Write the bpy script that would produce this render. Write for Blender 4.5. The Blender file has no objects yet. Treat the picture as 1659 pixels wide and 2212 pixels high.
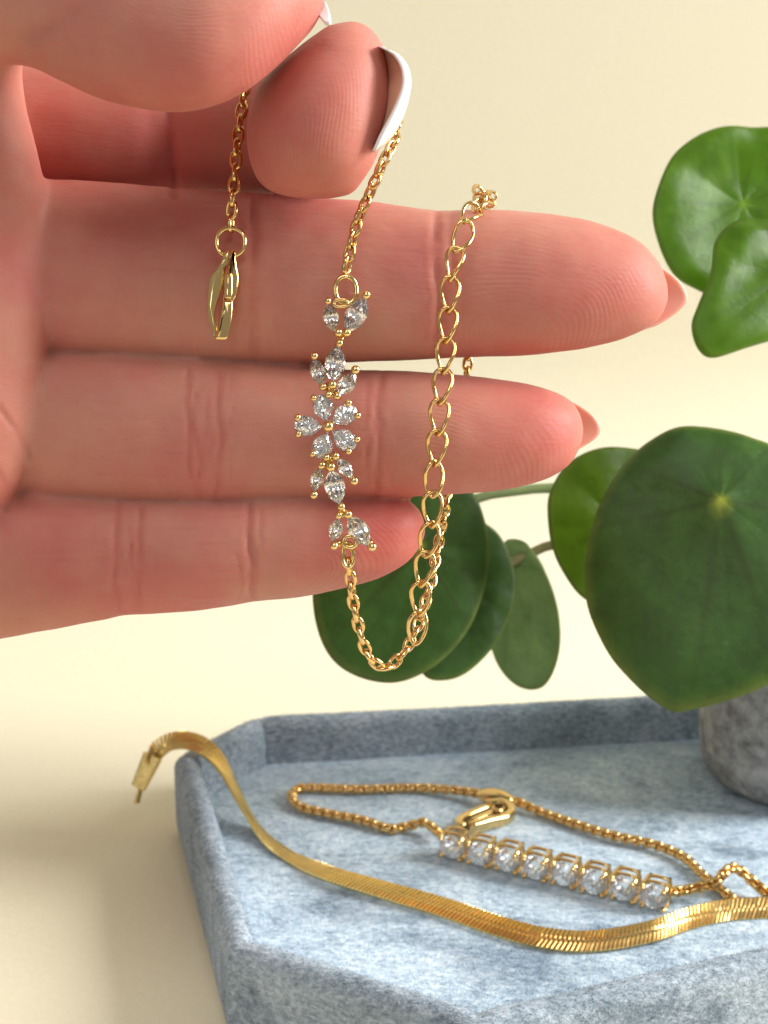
import bpy, bmesh, math, random
import numpy as np
from mathutils import Vector, Matrix, noise as mnoise

random.seed(7); np.random.seed(7)
R = math.radians
MM = 0.001
sc = bpy.context.scene
COL = sc.collection

# ------------------------------------------------------------------ camera
PITCH = R(15.0)
CAM = Vector((0, 0, 120.0))                     # millimetres above the table
LENS, SENS = 48.0, 34.6
cam_d = bpy.data.cameras.new("camera"); cam = bpy.data.objects.new("camera", cam_d)
COL.objects.link(cam); sc.camera = cam
cam.location = CAM * MM
cam.rotation_euler = (R(90) - PITCH, 0, 0)
cam_d.sensor_fit = 'VERTICAL'; cam_d.sensor_height = SENS; cam_d.lens = LENS
cam_d.clip_start = 0.01; cam_d.clip_end = 20
cam_d.dof.use_dof = True; cam_d.dof.focus_distance = 0.158; cam_d.dof.aperture_fstop = 46

# ------------------------------------------------------------------ light
world = bpy.data.worlds.new("World"); sc.world = world; world.use_nodes = True
bg = world.node_tree.nodes['Background']
bg.inputs[0].default_value = (1.0, 0.965, 0.91, 1); bg.inputs[1].default_value = 0.31

def area(name, loc, aim, sx, sy, power, colour):
    d = bpy.data.lights.new(name, 'AREA'); d.shape = 'RECTANGLE'; d.size = sx; d.size_y = sy
    d.energy = power; d.color = colour
    o = bpy.data.objects.new(name, d); COL.objects.link(o)
    o.location = Vector(loc)
    o.rotation_euler = (Vector(aim) - Vector(loc)).to_track_quat('-Z', 'Y').to_euler()
    return o
area("window_light", (0.95, 0.19, 0.50), (0.02, 0.24, 0.06), 0.34, 0.70, 23.0, (1.0, 0.98, 0.95))
area("added_overhead_fill", (-0.08, -0.22, 0.72), (0.0, 0.19, 0.04), 0.40, 0.26, 1.25, (1.0, 0.97, 0.93))  # overhead fill lamp, added so the flat gold chain has brightness to reflect
area("added_sparkle_lamp", (0.14, -0.30, 0.52), (0.0, 0.16, 0.08), 0.035, 0.035, 0.22, (1.0, 0.97, 0.92))  # tiny lamp added to put glints in the stones, no real fitting
area("added_front_fill", (-0.28, -0.42, 0.34), (0.0, 0.16, 0.08), 0.10, 0.22, 0.30, (0.97, 0.98, 1.0))  # front-left lamp added for gold reflections and sparkle, no known window there

sc.view_settings.view_transform = 'Standard'; sc.view_settings.look = 'None'
sc.view_settings.gamma = 1.0; sc.view_settings.use_curve_mapping = False
sc.view_settings.exposure = 0.0
sc.render.engine = 'CYCLES'
cy = sc.cycles
cy.use_denoising = True
cy.max_bounces = 14; cy.transmission_bounces = 12; cy.glossy_bounces = 6; cy.diffuse_bounces = 4
cy.sample_clamp_indirect = 6.0; cy.blur_glossy = 0.3

# ------------------------------------------------------------------ picture geometry -> place
FPX = LENS / SENS * 2212.0
FWD = Vector((0, math.cos(PITCH), -math.sin(PITCH)))
UP = Vector((0, math.sin(PITCH), math.cos(PITCH)))
RT = Vector((1, 0, 0))
def at(u, v, d):
    return CAM + RT * ((u - 829.5) / FPX * d) - UP * ((v - 1106) / FPX * d) + FWD * d
at_px = at
def onz(u, v, z):
    r = RT * ((u - 829.5) / FPX) - UP * ((v - 1106) / FPX) + FWD
    return CAM + r * ((z - CAM.z) / r.z)
def px(n, d):
    return n * d / FPX

# ------------------------------------------------------------------ helpers
def tag(o, label=None, cat=None, group=None, kind=None):
    if label: o['label'] = label
    if cat: o['category'] = cat
    if group: o['group'] = group
    if kind: o['kind'] = kind
    return o
def empty(name, loc, label, cat, group=None):
    o = bpy.data.objects.new(name, None); COL.objects.link(o)
    o.empty_display_size = 0.01
    o.location = Vector(loc) * MM
    tag(o, label, cat, group); return o
def mesh(name, verts, faces, mat=None, smooth=True):
    m = bpy.data.meshes.new(name)
    m.from_pydata([tuple(Vector(v) * MM) for v in verts], [], faces)
    if mat: m.materials.append(mat)
    if smooth:
        m.polygons.foreach_set('use_smooth', [True] * len(m.polygons))
    m.update(); return m
def root_of(o):
    while o.parent: o = o.parent
    return o
def put(name, me, parent=None, mat4=None):
    """link mesh me; mat4 is its place in the world (mm)."""
    o = bpy.data.objects.new(name, me); COL.objects.link(o)
    W = mat4.copy() if mat4 is not None else Matrix.Identity(4)
    W.translation = W.translation * MM
    if parent is not None:
        o.parent = parent
        pw = WORLD.get(parent.name)
        if pw is None: pw = Matrix.Translation(parent.location)
        o.matrix_parent_inverse = pw.inverted()
    o.matrix_basis = W
    WORLD[o.name] = W
    return o
WORLD = {}
def spline(pts, n):
    """Catmull-Rom through pts, n samples equally spaced in arc length."""
    P = [np.array(p, float) for p in pts]
    P = [2 * P[0] - P[1]] + P + [2 * P[-1] - P[-2]]
    out = []
    for i in range(1, len(P) - 2):
        p0, p1, p2, p3 = P[i - 1:i + 3]
        for k in range(24):
            t = k / 24
            out.append(.5 * ((2 * p1) + (p2 - p0) * t + (2 * p0 - 5 * p1 + 4 * p2 - p3) * t * t + (3 * p1 - p0 - 3 * p2 + p3) * t ** 3))
    out.append(P[-2]); out = np.array(out)
    s = np.concatenate([[0], np.cumsum(np.linalg.norm(np.diff(out, axis=0), axis=1))])
    if isinstance(n, float):
        n = max(2, int(round(s[-1] / n)) + 1)
    t = np.linspace(0, s[-1], n)
    return np.stack([np.interp(t, s, out[:, k]) for k in range(out.shape[1])], 1)
def closed_spline(pts, n):
    P = [np.array(p, float) for p in pts]; m = len(P); out = []
    for i in range(m):
        p0, p1, p2, p3 = P[i - 1], P[i], P[(i + 1) % m], P[(i + 2) % m]
        for k in range(16):
            t = k / 16
            out.append(.5 * ((2 * p1) + (p2 - p0) * t + (2 * p0 - 5 * p1 + 4 * p2 - p3) * t * t + (3 * p1 - p0 - 3 * p2 + p3) * t ** 3))
    out.append(out[0]); out = np.array(out)
    s = np.concatenate([[0], np.cumsum(np.linalg.norm(np.diff(out, axis=0), axis=1))])
    t = np.linspace(0, s[-1], n, endpoint=False)
    return np.stack([np.interp(t, s, out[:, k]) for k in range(out.shape[1])], 1)
def tube(pts, rad, seg=8, closed=False, flat=1.0, axis=None):
    """tube along pts; rad number or list; flat squashes along the frame normal."""
    pts = [Vector(p) for p in pts]; n = len(pts)
    V, F = [], []
    prev = Vector(axis) if axis else None
    for i, p in enumerate(pts):
        a = pts[i - 1] if (i or closed) else pts[0]
        b = pts[(i + 1) % n] if (i < n - 1 or closed) else pts[-1]
        t = (b - a).normalized()
        if prev is None:
            prev = t.orthogonal()
        nrm = (prev - t * prev.dot(t)).normalized()
        if axis: nrm = (Vector(axis) - t * Vector(axis).dot(t)).normalized()
        prev = nrm; bi = t.cross(nrm)
        r = rad[i] if hasattr(rad, '__len__') else rad
        for k in range(seg):
            a_ = 2 * math.pi * k / seg
            V.append(p + nrm * (math.cos(a_) * r * flat) + bi * (math.sin(a_) * r))
    m = n if closed else n - 1
    for i in range(m):
        for k in range(seg):
            j = (i + 1) % n; k2 = (k + 1) % seg
            F.append((i * seg + k, i * seg + k2, j * seg + k2, j * seg + k))
    if not closed:
        F.append(tuple(range(seg))[::-1]); F.append(tuple((n - 1) * seg + k for k in range(seg)))
    return V, F
def join(*vf):
    V, F = [], []
    for v, f in vf:
        o = len(V); V += list(v); F += [tuple(i + o for i in q) for q in f]
    return V, F
def uvsphere(c, r, su=12, sv=8, sz=1.0):
    V = [Vector(c) + Vector((0, 0, r * sz))]; F = []
    for j in range(1, sv):
        for i in range(su):
            th = math.pi * j / sv; a = 2 * math.pi * i / su
            V.append(Vector(c) + Vector((math.sin(th) * math.cos(a) * r, math.sin(th) * math.sin(a) * r, math.cos(th) * r * sz)))
    V.append(Vector(c) - Vector((0, 0, r * sz)))
    for i in range(su): F.append((0, 1 + i, 1 + (i + 1) % su))
    for j in range(sv - 2):
        for i in range(su):
            a = 1 + j * su + i; b = 1 + j * su + (i + 1) % su
            F.append((a, a + su, b + su, b))
    for i in range(su): F.append((len(V) - 1, 1 + (sv - 2) * su + (i + 1) % su, 1 + (sv - 2) * su + i))
    return V, F
def frame4(p, x, z):
    """matrix with local X along x, local Z near z."""
    x = Vector(x).normalized(); z = Vector(z); y = z.cross(x).normalized(); z = x.cross(y)
    M = Matrix((x, y, z)).transposed().to_4x4(); M.translation = Vector(p); return M

# ------------------------------------------------------------------ materials
def material(name):
    m = bpy.data.materials.new(name); m.use_nodes = True
    nt = m.node_tree; b = nt.nodes['Principled BSDF']
    def N(t, **kw):
        n = nt.nodes.new(t)
        for k, v in kw.items():
            if hasattr(n, k): setattr(n, k, v)
            else: n.inputs[k].default_value = v
        return n
    return m, nt, b, N, nt.links.new
def ramp(N, stops):
    r = N('ShaderNodeValToRGB'); e = r.color_ramp.elements
    while len(e) < len(stops): e.new(0.5)
    for el, (p, c) in zip(e, stops): el.position = p; el.color = (*c, 1)
    return r

def gold(name, base, rough, bump=0.0):
    m, nt, b, N, L = material(name)
    b.inputs['Base Color'].default_value = (*base, 1); b.inputs['Metallic'].default_value = 1
    b.inputs['Roughness'].default_value = rough
    tc = N('ShaderNodeTexCoord'); no = N('ShaderNodeTexNoise', Scale=900.0, Detail=3.0)
    L(tc.outputs['Object'], no.inputs['Vector'])
    mr = N('ShaderNodeMapRange'); mr.inputs[3].default_value = rough * .6; mr.inputs[4].default_value = rough * 1.7
    L(no.outputs[0], mr.inputs[0]); L(mr.outputs[0], b.inputs['Roughness'])
    if bump:
        bp = N('ShaderNodeBump', Strength=bump, Distance=0.0002); L(no.outputs[0], bp.inputs['Height']); L(bp.outputs[0], b.inputs['Normal'])
    return m
GOLD = gold('polished_gold', (0.75, 0.50, 0.20), 0.13, 0.15)
GOLDP = gold('polished_gold_setting', (0.80, 0.57, 0.25), 0.11)
GOLDH = gold('brushed_gold', (0.88, 0.64, 0.24), 0.17, 0.1)

def mat_stone():
    m, nt, b, N, L = material('clear_cut_crystal')
    g = N('ShaderNodeBsdfGlass'); g.inputs['IOR'].default_value = 1.95; g.inputs['Roughness'].default_value = 0.0
    g.inputs['Color'].default_value = (1.0, 1.0, 1.0, 1)
    b.inputs['Base Color'].default_value = (0.93, 0.93, 0.96, 1); b.inputs['Roughness'].default_value = 0.08
    ms = N('ShaderNodeMixShader'); ms.inputs[0].default_value = 0.035
    L(g.outputs[0], ms.inputs[1]); L(b.outputs[0], ms.inputs[2])
    L(ms.outputs[0], nt.nodes['Material Output'].inputs['Surface']); return m
STONE = mat_stone()

def mat_skin():
    m, nt, b, N, L = material('skin')
    at_ = N('ShaderNodeAttribute'); at_.attribute_name = 'flush'
    tc = N('ShaderNodeTexCoord')
    n1 = N('ShaderNodeTexNoise', Scale=330.0, Detail=5.0, Roughness=0.7)
    L(tc.outputs['Object'], n1.inputs['Vector'])
    n0 = N('ShaderNodeTexNoise', Scale=70.0, Detail=3.0, Roughness=0.55); L(tc.outputs['Object'], n0.inputs['Vector'])
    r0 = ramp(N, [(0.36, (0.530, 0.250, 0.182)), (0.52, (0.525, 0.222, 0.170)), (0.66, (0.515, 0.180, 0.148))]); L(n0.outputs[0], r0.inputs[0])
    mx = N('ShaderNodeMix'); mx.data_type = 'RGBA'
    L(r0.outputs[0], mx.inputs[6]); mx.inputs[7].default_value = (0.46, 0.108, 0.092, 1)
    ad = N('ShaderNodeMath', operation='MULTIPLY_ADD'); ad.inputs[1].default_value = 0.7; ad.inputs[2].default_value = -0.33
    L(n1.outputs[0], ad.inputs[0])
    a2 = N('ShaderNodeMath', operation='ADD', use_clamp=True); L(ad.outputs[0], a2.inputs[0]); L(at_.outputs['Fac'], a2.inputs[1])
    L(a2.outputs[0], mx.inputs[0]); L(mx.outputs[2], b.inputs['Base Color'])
    b.inputs['Subsurface Weight'].default_value = 0.75
    b.inputs['Subsurface Radius'].default_value = (1.0, 0.30, 0.18)
    b.inputs['Subsurface Scale'].default_value = 0.0030
    b.inputs['Roughness'].default_value = 0.52; b.inputs['Specular IOR Level'].default_value = 0.22
    # ridges and pores: fine relief
    ra = N('ShaderNodeAttribute'); ra.attribute_name = 'ridge'
    sn = N('ShaderNodeMath', operation='SINE'); L(ra.outputs['Fac'], sn.inputs[0])
    ma = N('ShaderNodeAttribute'); ma.attribute_name = 'ridge_amount'
    rm = N('ShaderNodeMath', operation='MULTIPLY'); sc_ = N('ShaderNodeMath', operation='MULTIPLY'); sc_.inputs[1].default_value = 0.17; L(sn.outputs[0], sc_.inputs[0]); L(sc_.outputs[0], rm.inputs[0]); L(ma.outputs['Fac'], rm.inputs[1])
    n2 = N('ShaderNodeTexNoise', Scale=1500.0, Detail=3.0); 
    mp = N('ShaderNodeMapping'); mp.inputs['Scale'].default_value = (0.45, 1, 1.6)
    L(tc.outputs['Object'], mp.inputs[0]); L(mp.outputs[0], n2.inputs['Vector'])
    n3 = N('ShaderNodeTexVoronoi', Scale=1100.0); n3.feature = 'DISTANCE_TO_EDGE'
    L(mp.outputs[0], n3.inputs['Vector'])
    s1 = N('ShaderNodeMath', operation='MULTIPLY_ADD'); s1.inputs[1].default_value = 0.8; L(n2.outputs[0], s1.inputs[0]); L(rm.outputs[0], s1.inputs[2])
    s2 = N('ShaderNodeMath', operation='MULTIPLY_ADD'); s2.inputs[1].default_value = 0.5; L(n3.outputs[0], s2.inputs[0]); L(s1.outputs[0], s2.inputs[2])
    bp = N('ShaderNodeBump', Strength=0.5, Distance=0.00012); L(s2.outputs[0], bp.inputs['Height']); L(bp.outputs[0], b.inputs['Normal'])
    return m
SKIN = mat_skin()

def mat_nail(name, base, sss, rough=0.22):
    m, nt, b, N, L = material(name)
    b.inputs['Base Color'].default_value = (*base, 1); b.inputs['Roughness'].default_value = rough
    b.inputs['Subsurface Weight'].default_value = sss; b.inputs['Subsurface Radius'].default_value = (1, .6, .45)
    b.inputs['Subsurface Scale'].default_value = 0.001
    b.inputs['Coat Weight'].default_value = 0.5 if base[1] > .6 else 0.0; b.inputs['Specular IOR Level'].default_value = 0.4 if base[1] > .6 else 0.2; b.inputs['Coat Roughness'].default_value = 0.1
    return m
NAILW = mat_nail('white_nail_polish', (0.86, 0.86, 0.87), 0.2)
NAILB = mat_nail('nail_bed_flesh', (0.82, 0.42, 0.28), 0.9, 0.45)
NAILP = mat_nail('bare_nail', (0.62, 0.31, 0.24), 0.8, 0.38)

def mat_velvet(name, c0, c1, c2, sheen=0.5):
    m, nt, b, N, L = material(name)
    tc = N('ShaderNodeTexCoord')
    n1 = N('ShaderNodeTexNoise', Scale=95.0, Detail=8.0, Roughness=0.70, Distortion=0.5)
    n2 = N('ShaderNodeTexNoise', Scale=1500.0, Detail=3.0, Roughness=0.75)
    mp = N('ShaderNodeMapping'); mp.inputs['Scale'].default_value = (0.55, 1.0, 1.0); mp.inputs['Rotation'].default_value = (0, 0, 0.6)
    L(tc.outputs['Object'], n1.inputs['Vector']); L(tc.outputs['Object'], mp.inputs[0]); L(mp.outputs[0], n2.inputs['Vector'])
    ad = N('ShaderNodeMath', operation='MULTIPLY_ADD'); ad.inputs[1].default_value = 0.85
    L(n2.outputs[0], ad.inputs[0])
    sub = N('ShaderNodeMath', operation='MULTIPLY'); sub.inputs[1].default_value = 0.50; L(n1.outputs[0], sub.inputs[0])
    L(sub.outputs[0], ad.inputs[2])
    n4 = N('ShaderNodeTexNoise', Scale=48.0, Detail=7.0, Roughness=0.68, Distortion=1.2)
    m4 = N('ShaderNodeMapping'); m4.inputs['Scale'].default_value = (0.45, 1.0, 0.8); m4.inputs['Rotation'].default_value = (0, 0, 0.9)
    L(tc.outputs['Object'], m4.inputs[0]); L(m4.outputs[0], n4.inputs['Vector'])
    r4 = ramp(N, [(0.36, (0.55, 0.58, 0.62)), (0.47, (1, 1, 1))]); L(n4.outputs[0], r4.inputs[0])
    r = ramp(N, [(0.46, c0), (0.67, c1), (0.84, c2)]); L(ad.outputs[0], r.inputs[0])
    mm = N('ShaderNodeMix'); mm.data_type = 'RGBA'; mm.blend_type = 'MULTIPLY'; mm.inputs[0].default_value = 1.0
    L(r.outputs[0], mm.inputs[6]); L(r4.outputs[0], mm.inputs[7]); L(mm.outputs[2], b.inputs['Base Color'])
    b.inputs['Roughness'].default_value = 0.95; b.inputs['Specular IOR Level'].default_value = 0.1
    b.inputs['Sheen Weight'].default_value = sheen; b.inputs['Sheen Roughness'].default_value = 0.4
    b.inputs['Sheen Tint'].default_value = (0.75, 0.87, 1.0, 1)
    bp = N('ShaderNodeBump', Strength=0.7, Distance=0.0005); L(ad.outputs[0], bp.inputs['Height']); L(bp.outputs[0], b.inputs['Normal'])
    return m
VELVET = mat_velvet('blue_grey_velvet', (0.20, 0.28, 0.37), (0.48, 0.61, 0.73), (0.76, 0.86, 0.94))
PILE = mat_velvet('velvet_pile', (0.27, 0.37, 0.47), (0.62, 0.75, 0.87), (0.86, 0.93, 0.97), 0.3)
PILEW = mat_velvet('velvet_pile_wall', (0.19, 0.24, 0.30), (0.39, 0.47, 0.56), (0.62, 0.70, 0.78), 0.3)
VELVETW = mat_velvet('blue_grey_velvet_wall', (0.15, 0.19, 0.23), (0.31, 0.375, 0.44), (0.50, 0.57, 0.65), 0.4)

def mat_leaf(name, c_top, c_light, trans=0.25, rough=0.32):
    m, nt, b, N, L = material(name)
    tc = N('ShaderNodeTexCoord')
    n1 = N('ShaderNodeTexNoise', Scale=190.0, Detail=8.0, Roughness=0.72); L(tc.outputs['Object'], n1.inputs['Vector'])
    ve = N('ShaderNodeAttribute'); ve.attribute_name = 'vein'
    ed = N('ShaderNodeAttribute'); ed.attribute_name = 'edge'
    r = ramp(N, [(0.3, tuple(x * .62 for x in c_top)), (0.7, tuple(x * 1.4 for x in c_top))]); L(n1.outputs[0], r.inputs[0])
    mx = N('ShaderNodeMix'); mx.data_type = 'RGBA'; L(r.outputs[0], mx.inputs[6]); mx.inputs[7].default_value = (*c_light, 1)
    L(ve.outputs['Fac'], mx.inputs[0])
    m2 = N('ShaderNodeMix'); m2.data_type = 'RGBA'; L(mx.outputs[2], m2.inputs[6]); m2.inputs[7].default_value = (0.22, 0.26, 0.05, 1)
    e2 = N('ShaderNodeMath', operation='MULTIPLY'); L(ed.outputs['Fac'], e2.inputs[0]); L(n1.outputs[0], e2.inputs[1]); L(e2.outputs[0], m2.inputs[0])
    dv_ = N('ShaderNodeAttribute'); dv_.attribute_name = 'fine_vein'
    # pale flecks
    vo = N('ShaderNodeTexVoronoi', Scale=330.0); L(tc.outputs['Object'], vo.inputs['Vector'])
    fr = ramp(N, [(0.03, (1, 1, 1)), (0.14, (0, 0, 0))]); L(vo.outputs['Distance'], fr.inputs[0])
    m3 = N('ShaderNodeMix'); m3.data_type = 'RGBA'; L(m2.outputs[2], m3.inputs[6]); m3.inputs[7].default_value = (0.16, 0.24, 0.16, 1)
    fm = N('ShaderNodeMath', operation='MULTIPLY'); fm.inputs[1].default_value = 0.22; L(fr.outputs[0], fm.inputs[0]); L(fm.outputs[0], m3.inputs[0])
    m4 = N('ShaderNodeMix'); m4.data_type = 'RGBA'; L(m3.outputs[2], m4.inputs[6]); m4.inputs[7].default_value = (*[x * .45 for x in c_top], 1); L(dv_.outputs['Fac'], m4.inputs[0])
    L(m4.outputs[2], b.inputs['Base Color'])
    b.inputs['Roughness'].default_value = rough; b.inputs['Specular IOR Level'].default_value = 0.36
    rr = N('ShaderNodeMapRange'); rr.inputs[3].default_value = rough * .8; rr.inputs[4].default_value = rough * 1.4
    L(n1.outputs[0], rr.inputs[0]); L(rr.outputs[0], b.inputs['Roughness'])
    bp = N('ShaderNodeBump', Strength=0.35, Distance=0.0006)
    L(n1.outputs[0], bp.inputs['Height']); L(bp.outputs[0], b.inputs['Normal'])
    tr = N('ShaderNodeBsdfTranslucent'); tr.inputs[0].default_value = (c_light[0] * 1.1, c_light[1] * 1.2, c_light[2] * .35, 1)
    ms = N('ShaderNodeMixShader'); ms.inputs[0].default_value = trans
    L(b.outputs[0], ms.inputs[1]); L(tr.outputs[0], ms.inputs[2]); L(ms.outputs[0], nt.nodes['Material Output'].inputs['Surface'])
    return m
LEAF = mat_leaf('dark_green_leaf', (0.036, 0.098, 0.013), (0.40, 0.46, 0.03), 0.12, 0.37)
LEAFB = mat_leaf('bright_green_leaf', (0.095, 0.195, 0.010), (0.24, 0.42, 0.03), 0.48, 0.28)
LEAFT = mat_leaf('yellow_green_leaf', (0.085, 0.15, 0.004), (0.22, 0.34, 0.015), 0.5)
LEAFP = mat_leaf('pale_leaf_underside', (0.22, 0.34, 0.14), (0.30, 0.42, 0.18), 0.3, 0.45)
def simple(name, col, rough=0.5, noise=0, amount=.3, bump=0):
    m, nt, b, N, L = material(name)
    b.inputs['Roughness'].default_value = rough
    tc = N('ShaderNodeTexCoord'); n1 = N('ShaderNodeTexNoise', Scale=float(noise or 200), Detail=6.0, Roughness=0.65); L(tc.outputs['Object'], n1.inputs['Vector'])
    r = ramp(N, [(0.3, tuple(x * (1 - amount) for x in col)), (0.7, tuple(min(1, x * (1 + amount)) for x in col))]); L(n1.outputs[0], r.inputs[0]); L(r.outputs[0], b.inputs['Base Color'])
    if bump:
        bp = N('ShaderNodeBump', Strength=bump, Distance=0.0006); L(n1.outputs[0], bp.inputs['Height']); L(bp.outputs[0], b.inputs['Normal'])
    return m
PETIOLE = simple('petiole_green', (0.26, 0.34, 0.14), 0.45, 150, .2)
PETIOLEB = simple('petiole_brown_green', (0.17, 0.16, 0.06), 0.5, 150, .25)
POT = simple('rough_concrete', (0.33, 0.325, 0.31), 0.9, 330, .6, 1.0)
SOIL = simple('dark_soil', (0.03, 0.02, 0.015), 0.95, 400, .5, 1.0)
PAPER = simple('cream_paper', (0.80, 0.748, 0.575), 0.75, 900, .03, 0.12)

# ------------------------------------------------------------------ backdrop: one cream sheet sweeping up
def build_backdrop():
    prof = [(-60, 0), (130, 0), (200, 0), (300, 0)]
    Rc = 70
    for k in range(1, 13):
        a = R(90) * k / 12
        prof.append((300 + Rc * math.sin(a), Rc - Rc * math.cos(a)))
    prof += [(370, 300), (370, 700)]
    xs = np.linspace(-330, 330, 25)
    V = [(x, y, z) for (y, z) in prof for x in xs]
    n = len(xs); F = []
    for j in range(len(prof) - 1):
        for i in range(n - 1):
            F.append((j * n + i, j * n + i + 1, (j + 1) * n + i + 1, (j + 1) * n + i))
    o = put('backdrop', mesh('backdrop', V, F, PAPER))
    tag(o, 'cream paper backdrop sweeping up behind the tray', kind='structure')
build_backdrop()

# ------------------------------------------------------------------ tray
FLOOR_Z, RIM_Z = 7.0, 15.0
OUT = [(-24.5, 246.5), (-36.8, 229), (-21, 168), (11.2, 150.5), (82, 176), (112, 204), (104, 254), (88, 262)]   # going round from the back-left
def pile(o, name, density, length, mat):
    """short velvet pile standing on a cloth surface: thin leaning blades, joined."""
    me = o.data; me.calc_loop_triangles()
    n = len(me.vertices); co = np.empty(n * 3); me.vertices.foreach_get('co', co); co = co.reshape(-1, 3) / MM
    T = np.empty(len(me.loop_triangles) * 3, int); me.loop_triangles.foreach_get('vertices', T); T = T.reshape(-1, 3)
    a, b, c = co[T[:, 0]], co[T[:, 1]], co[T[:, 2]]
    cr = np.cross(b - a, c - a); ar = np.linalg.norm(cr, axis=1) / 2
    keep = (a[:, 1] < 262) & (ar > 1e-9)
    if name == 'pile': keep &= (a[:, 2] > 3.0)
    a, b, c, cr, ar = a[keep], b[keep], c[keep], cr[keep], ar[keep]
    if not len(a): return
    rs = np.random.RandomState(len(me.vertices))
    cnt = rs.poisson(ar * density); idx = np.repeat(np.arange(len(a)), cnt)
    r1 = np.sqrt(rs.rand(len(idx), 1)); r2 = rs.rand(len(idx), 1)
    p = a[idx] * (1 - r1) + b[idx] * r1 * (1 - r2) + c[idx] * r1 * r2
    nn = cr[idx] / (2 * ar[idx][:, None])
    cen = np.array([30, 205, 7.0])
    # outward is away from the cloth: up on the floor and rim, outwards or inwards on the walls
    flip = np.sign(nn[:, 2:3]); hor = np.abs(nn[:, 2:3]) < .25
    nn = np.where(hor, nn, nn * flip)
    lean = np.stack([np.sin(p[:, 0] * .11 + 1.7 * np.sin(p[:, 1] * .07)), np.cos(p[:, 1] * .13 + 1.3 * np.sin(p[:, 0] * .09)), np.zeros(len(p)) - .1], 1) * .55
    dirn = nn + lean + rs.normal(0, .38, p.shape); dirn /= np.linalg.norm(dirn, axis=1)[:, None]
    side = np.cross(dirn, rs.normal(0, 1, p.shape)); side /= np.linalg.norm(side, axis=1)[:, None]
    ln = length * rs.uniform(.6, 1.2, (len(p), 1)); w = .055
    base = p - nn * .06
    V = np.stack([base - side * w, base + side * w, base + dirn * ln], 1).reshape(-1, 3) * MM
    m = bpy.data.meshes.new(name); k = len(p)
    m.vertices.add(3 * k); m.vertices.foreach_set('co', V.ravel())
    m.loops.add(3 * k); m.loops.foreach_set('vertex_index', np.arange(3 * k))
    m.polygons.add(k); m.polygons.foreach_set('loop_start', np.arange(k) * 3)
    m.materials.append(mat); m.update(calc_edges=True)
    q = put(name, m, o); q['kind'] = 'stuff'

def build_tray():
    root = empty('jewellery_tray', (30, 205, 0), 'blue grey velvet jewellery tray with cut corners on cream paper', 'tray')
    P = [Vector((x, y, 0)) for x, y in OUT]; n = len(P)
    prof = [(1.2, 0), (0.4, 0.25), (0.05, 1.2)] + [(0.0, z) for z in (3, 5, 7, 9, 11, 12.3)] + \
           [(0.25, 13.5), (0.8, 14.4), (1.6, 14.9), (2.5, 15.0), (3.3, 14.7), (3.95, 14.0), (4.25, 13.0), (4.4, 11.5), (4.6, 9.5), (4.8, 7.4), (5.0, 6.4)]
    walls = []
    def bis(i):
        a, b, c = P[i - 1], P[i], P[(i + 1) % n]
        d1 = (b - a).normalized(); d2 = (c - b).normalized()
        n1 = Vector((-d1.y, d1.x, 0)); n2 = Vector((-d2.y, d2.x, 0))
        m = (n1 + n2).normalized(); return m / m.dot(n1)
    for i in range(n):
        a, b = P[i], P[(i + 1) % n]; ba, bb = bis(i), bis((i + 1) % n)
        Lh = (b - a).length; ns = max(4, int(Lh / 2.0))
        V, F = [], []
        for k in range(ns + 1):
            t = k / ns
            for (o_, z) in prof:
                q = (a + ba * o_).lerp(b + bb * o_, t); q.z = z
                if 0 < k < ns:
                    w = .22 * mnoise.noise(q * .09) + .08 * mnoise.noise(q * .4)
                    q.z += w if z > 9 else 0
                e = min(t, 1 - t) * Lh
                q.z -= 0.45 * math.exp(-(e / 1.6) ** 2) * max(0, (z - 11) / 4)     # soft dip of the cloth at each corner
                V.append(q)
        m = len(prof)
        for k in range(ns):
            for j in range(m - 1):
                F.append((k * m + j, k * m + j + 1, (k + 1) * m + j + 1, (k + 1) * m + j))
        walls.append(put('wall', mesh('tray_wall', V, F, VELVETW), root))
    # padded floor: a grid of rings following the polygon, gently uneven
    inner = [P[i] + bis(i) * 4.85 for i in range(n)]
    c = sum(inner, Vector()) / n
    ring = []
    for i in range(n):
        a, b = inner[i], inner[(i + 1) % n]
        for k in range(14): ring.append(a.lerp(b, k / 14))
    V, F = [], []
    NR = 26; m = len(ring)
    for j in range(NR + 1):
        s = j / NR
        for q in ring:
            w = c.lerp(q, s)
            w.z = FLOOR_Z + .18 * mnoise.noise(w * .06) - (0.25 if j == NR else 0)
            V.append(w)
    for j in range(NR):
        for k in range(m):
            F.append((j * m + k, j * m + (k + 1) % m, (j + 1) * m + (k + 1) % m, (j + 1) * m + k)[::-1])
    fp = put('floor_pad', mesh('tray_floor', V, F, VELVET), root)
    pile(fp, 'pile', 10, .48, PILE)
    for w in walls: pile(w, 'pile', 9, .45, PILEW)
build_tray()

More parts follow.
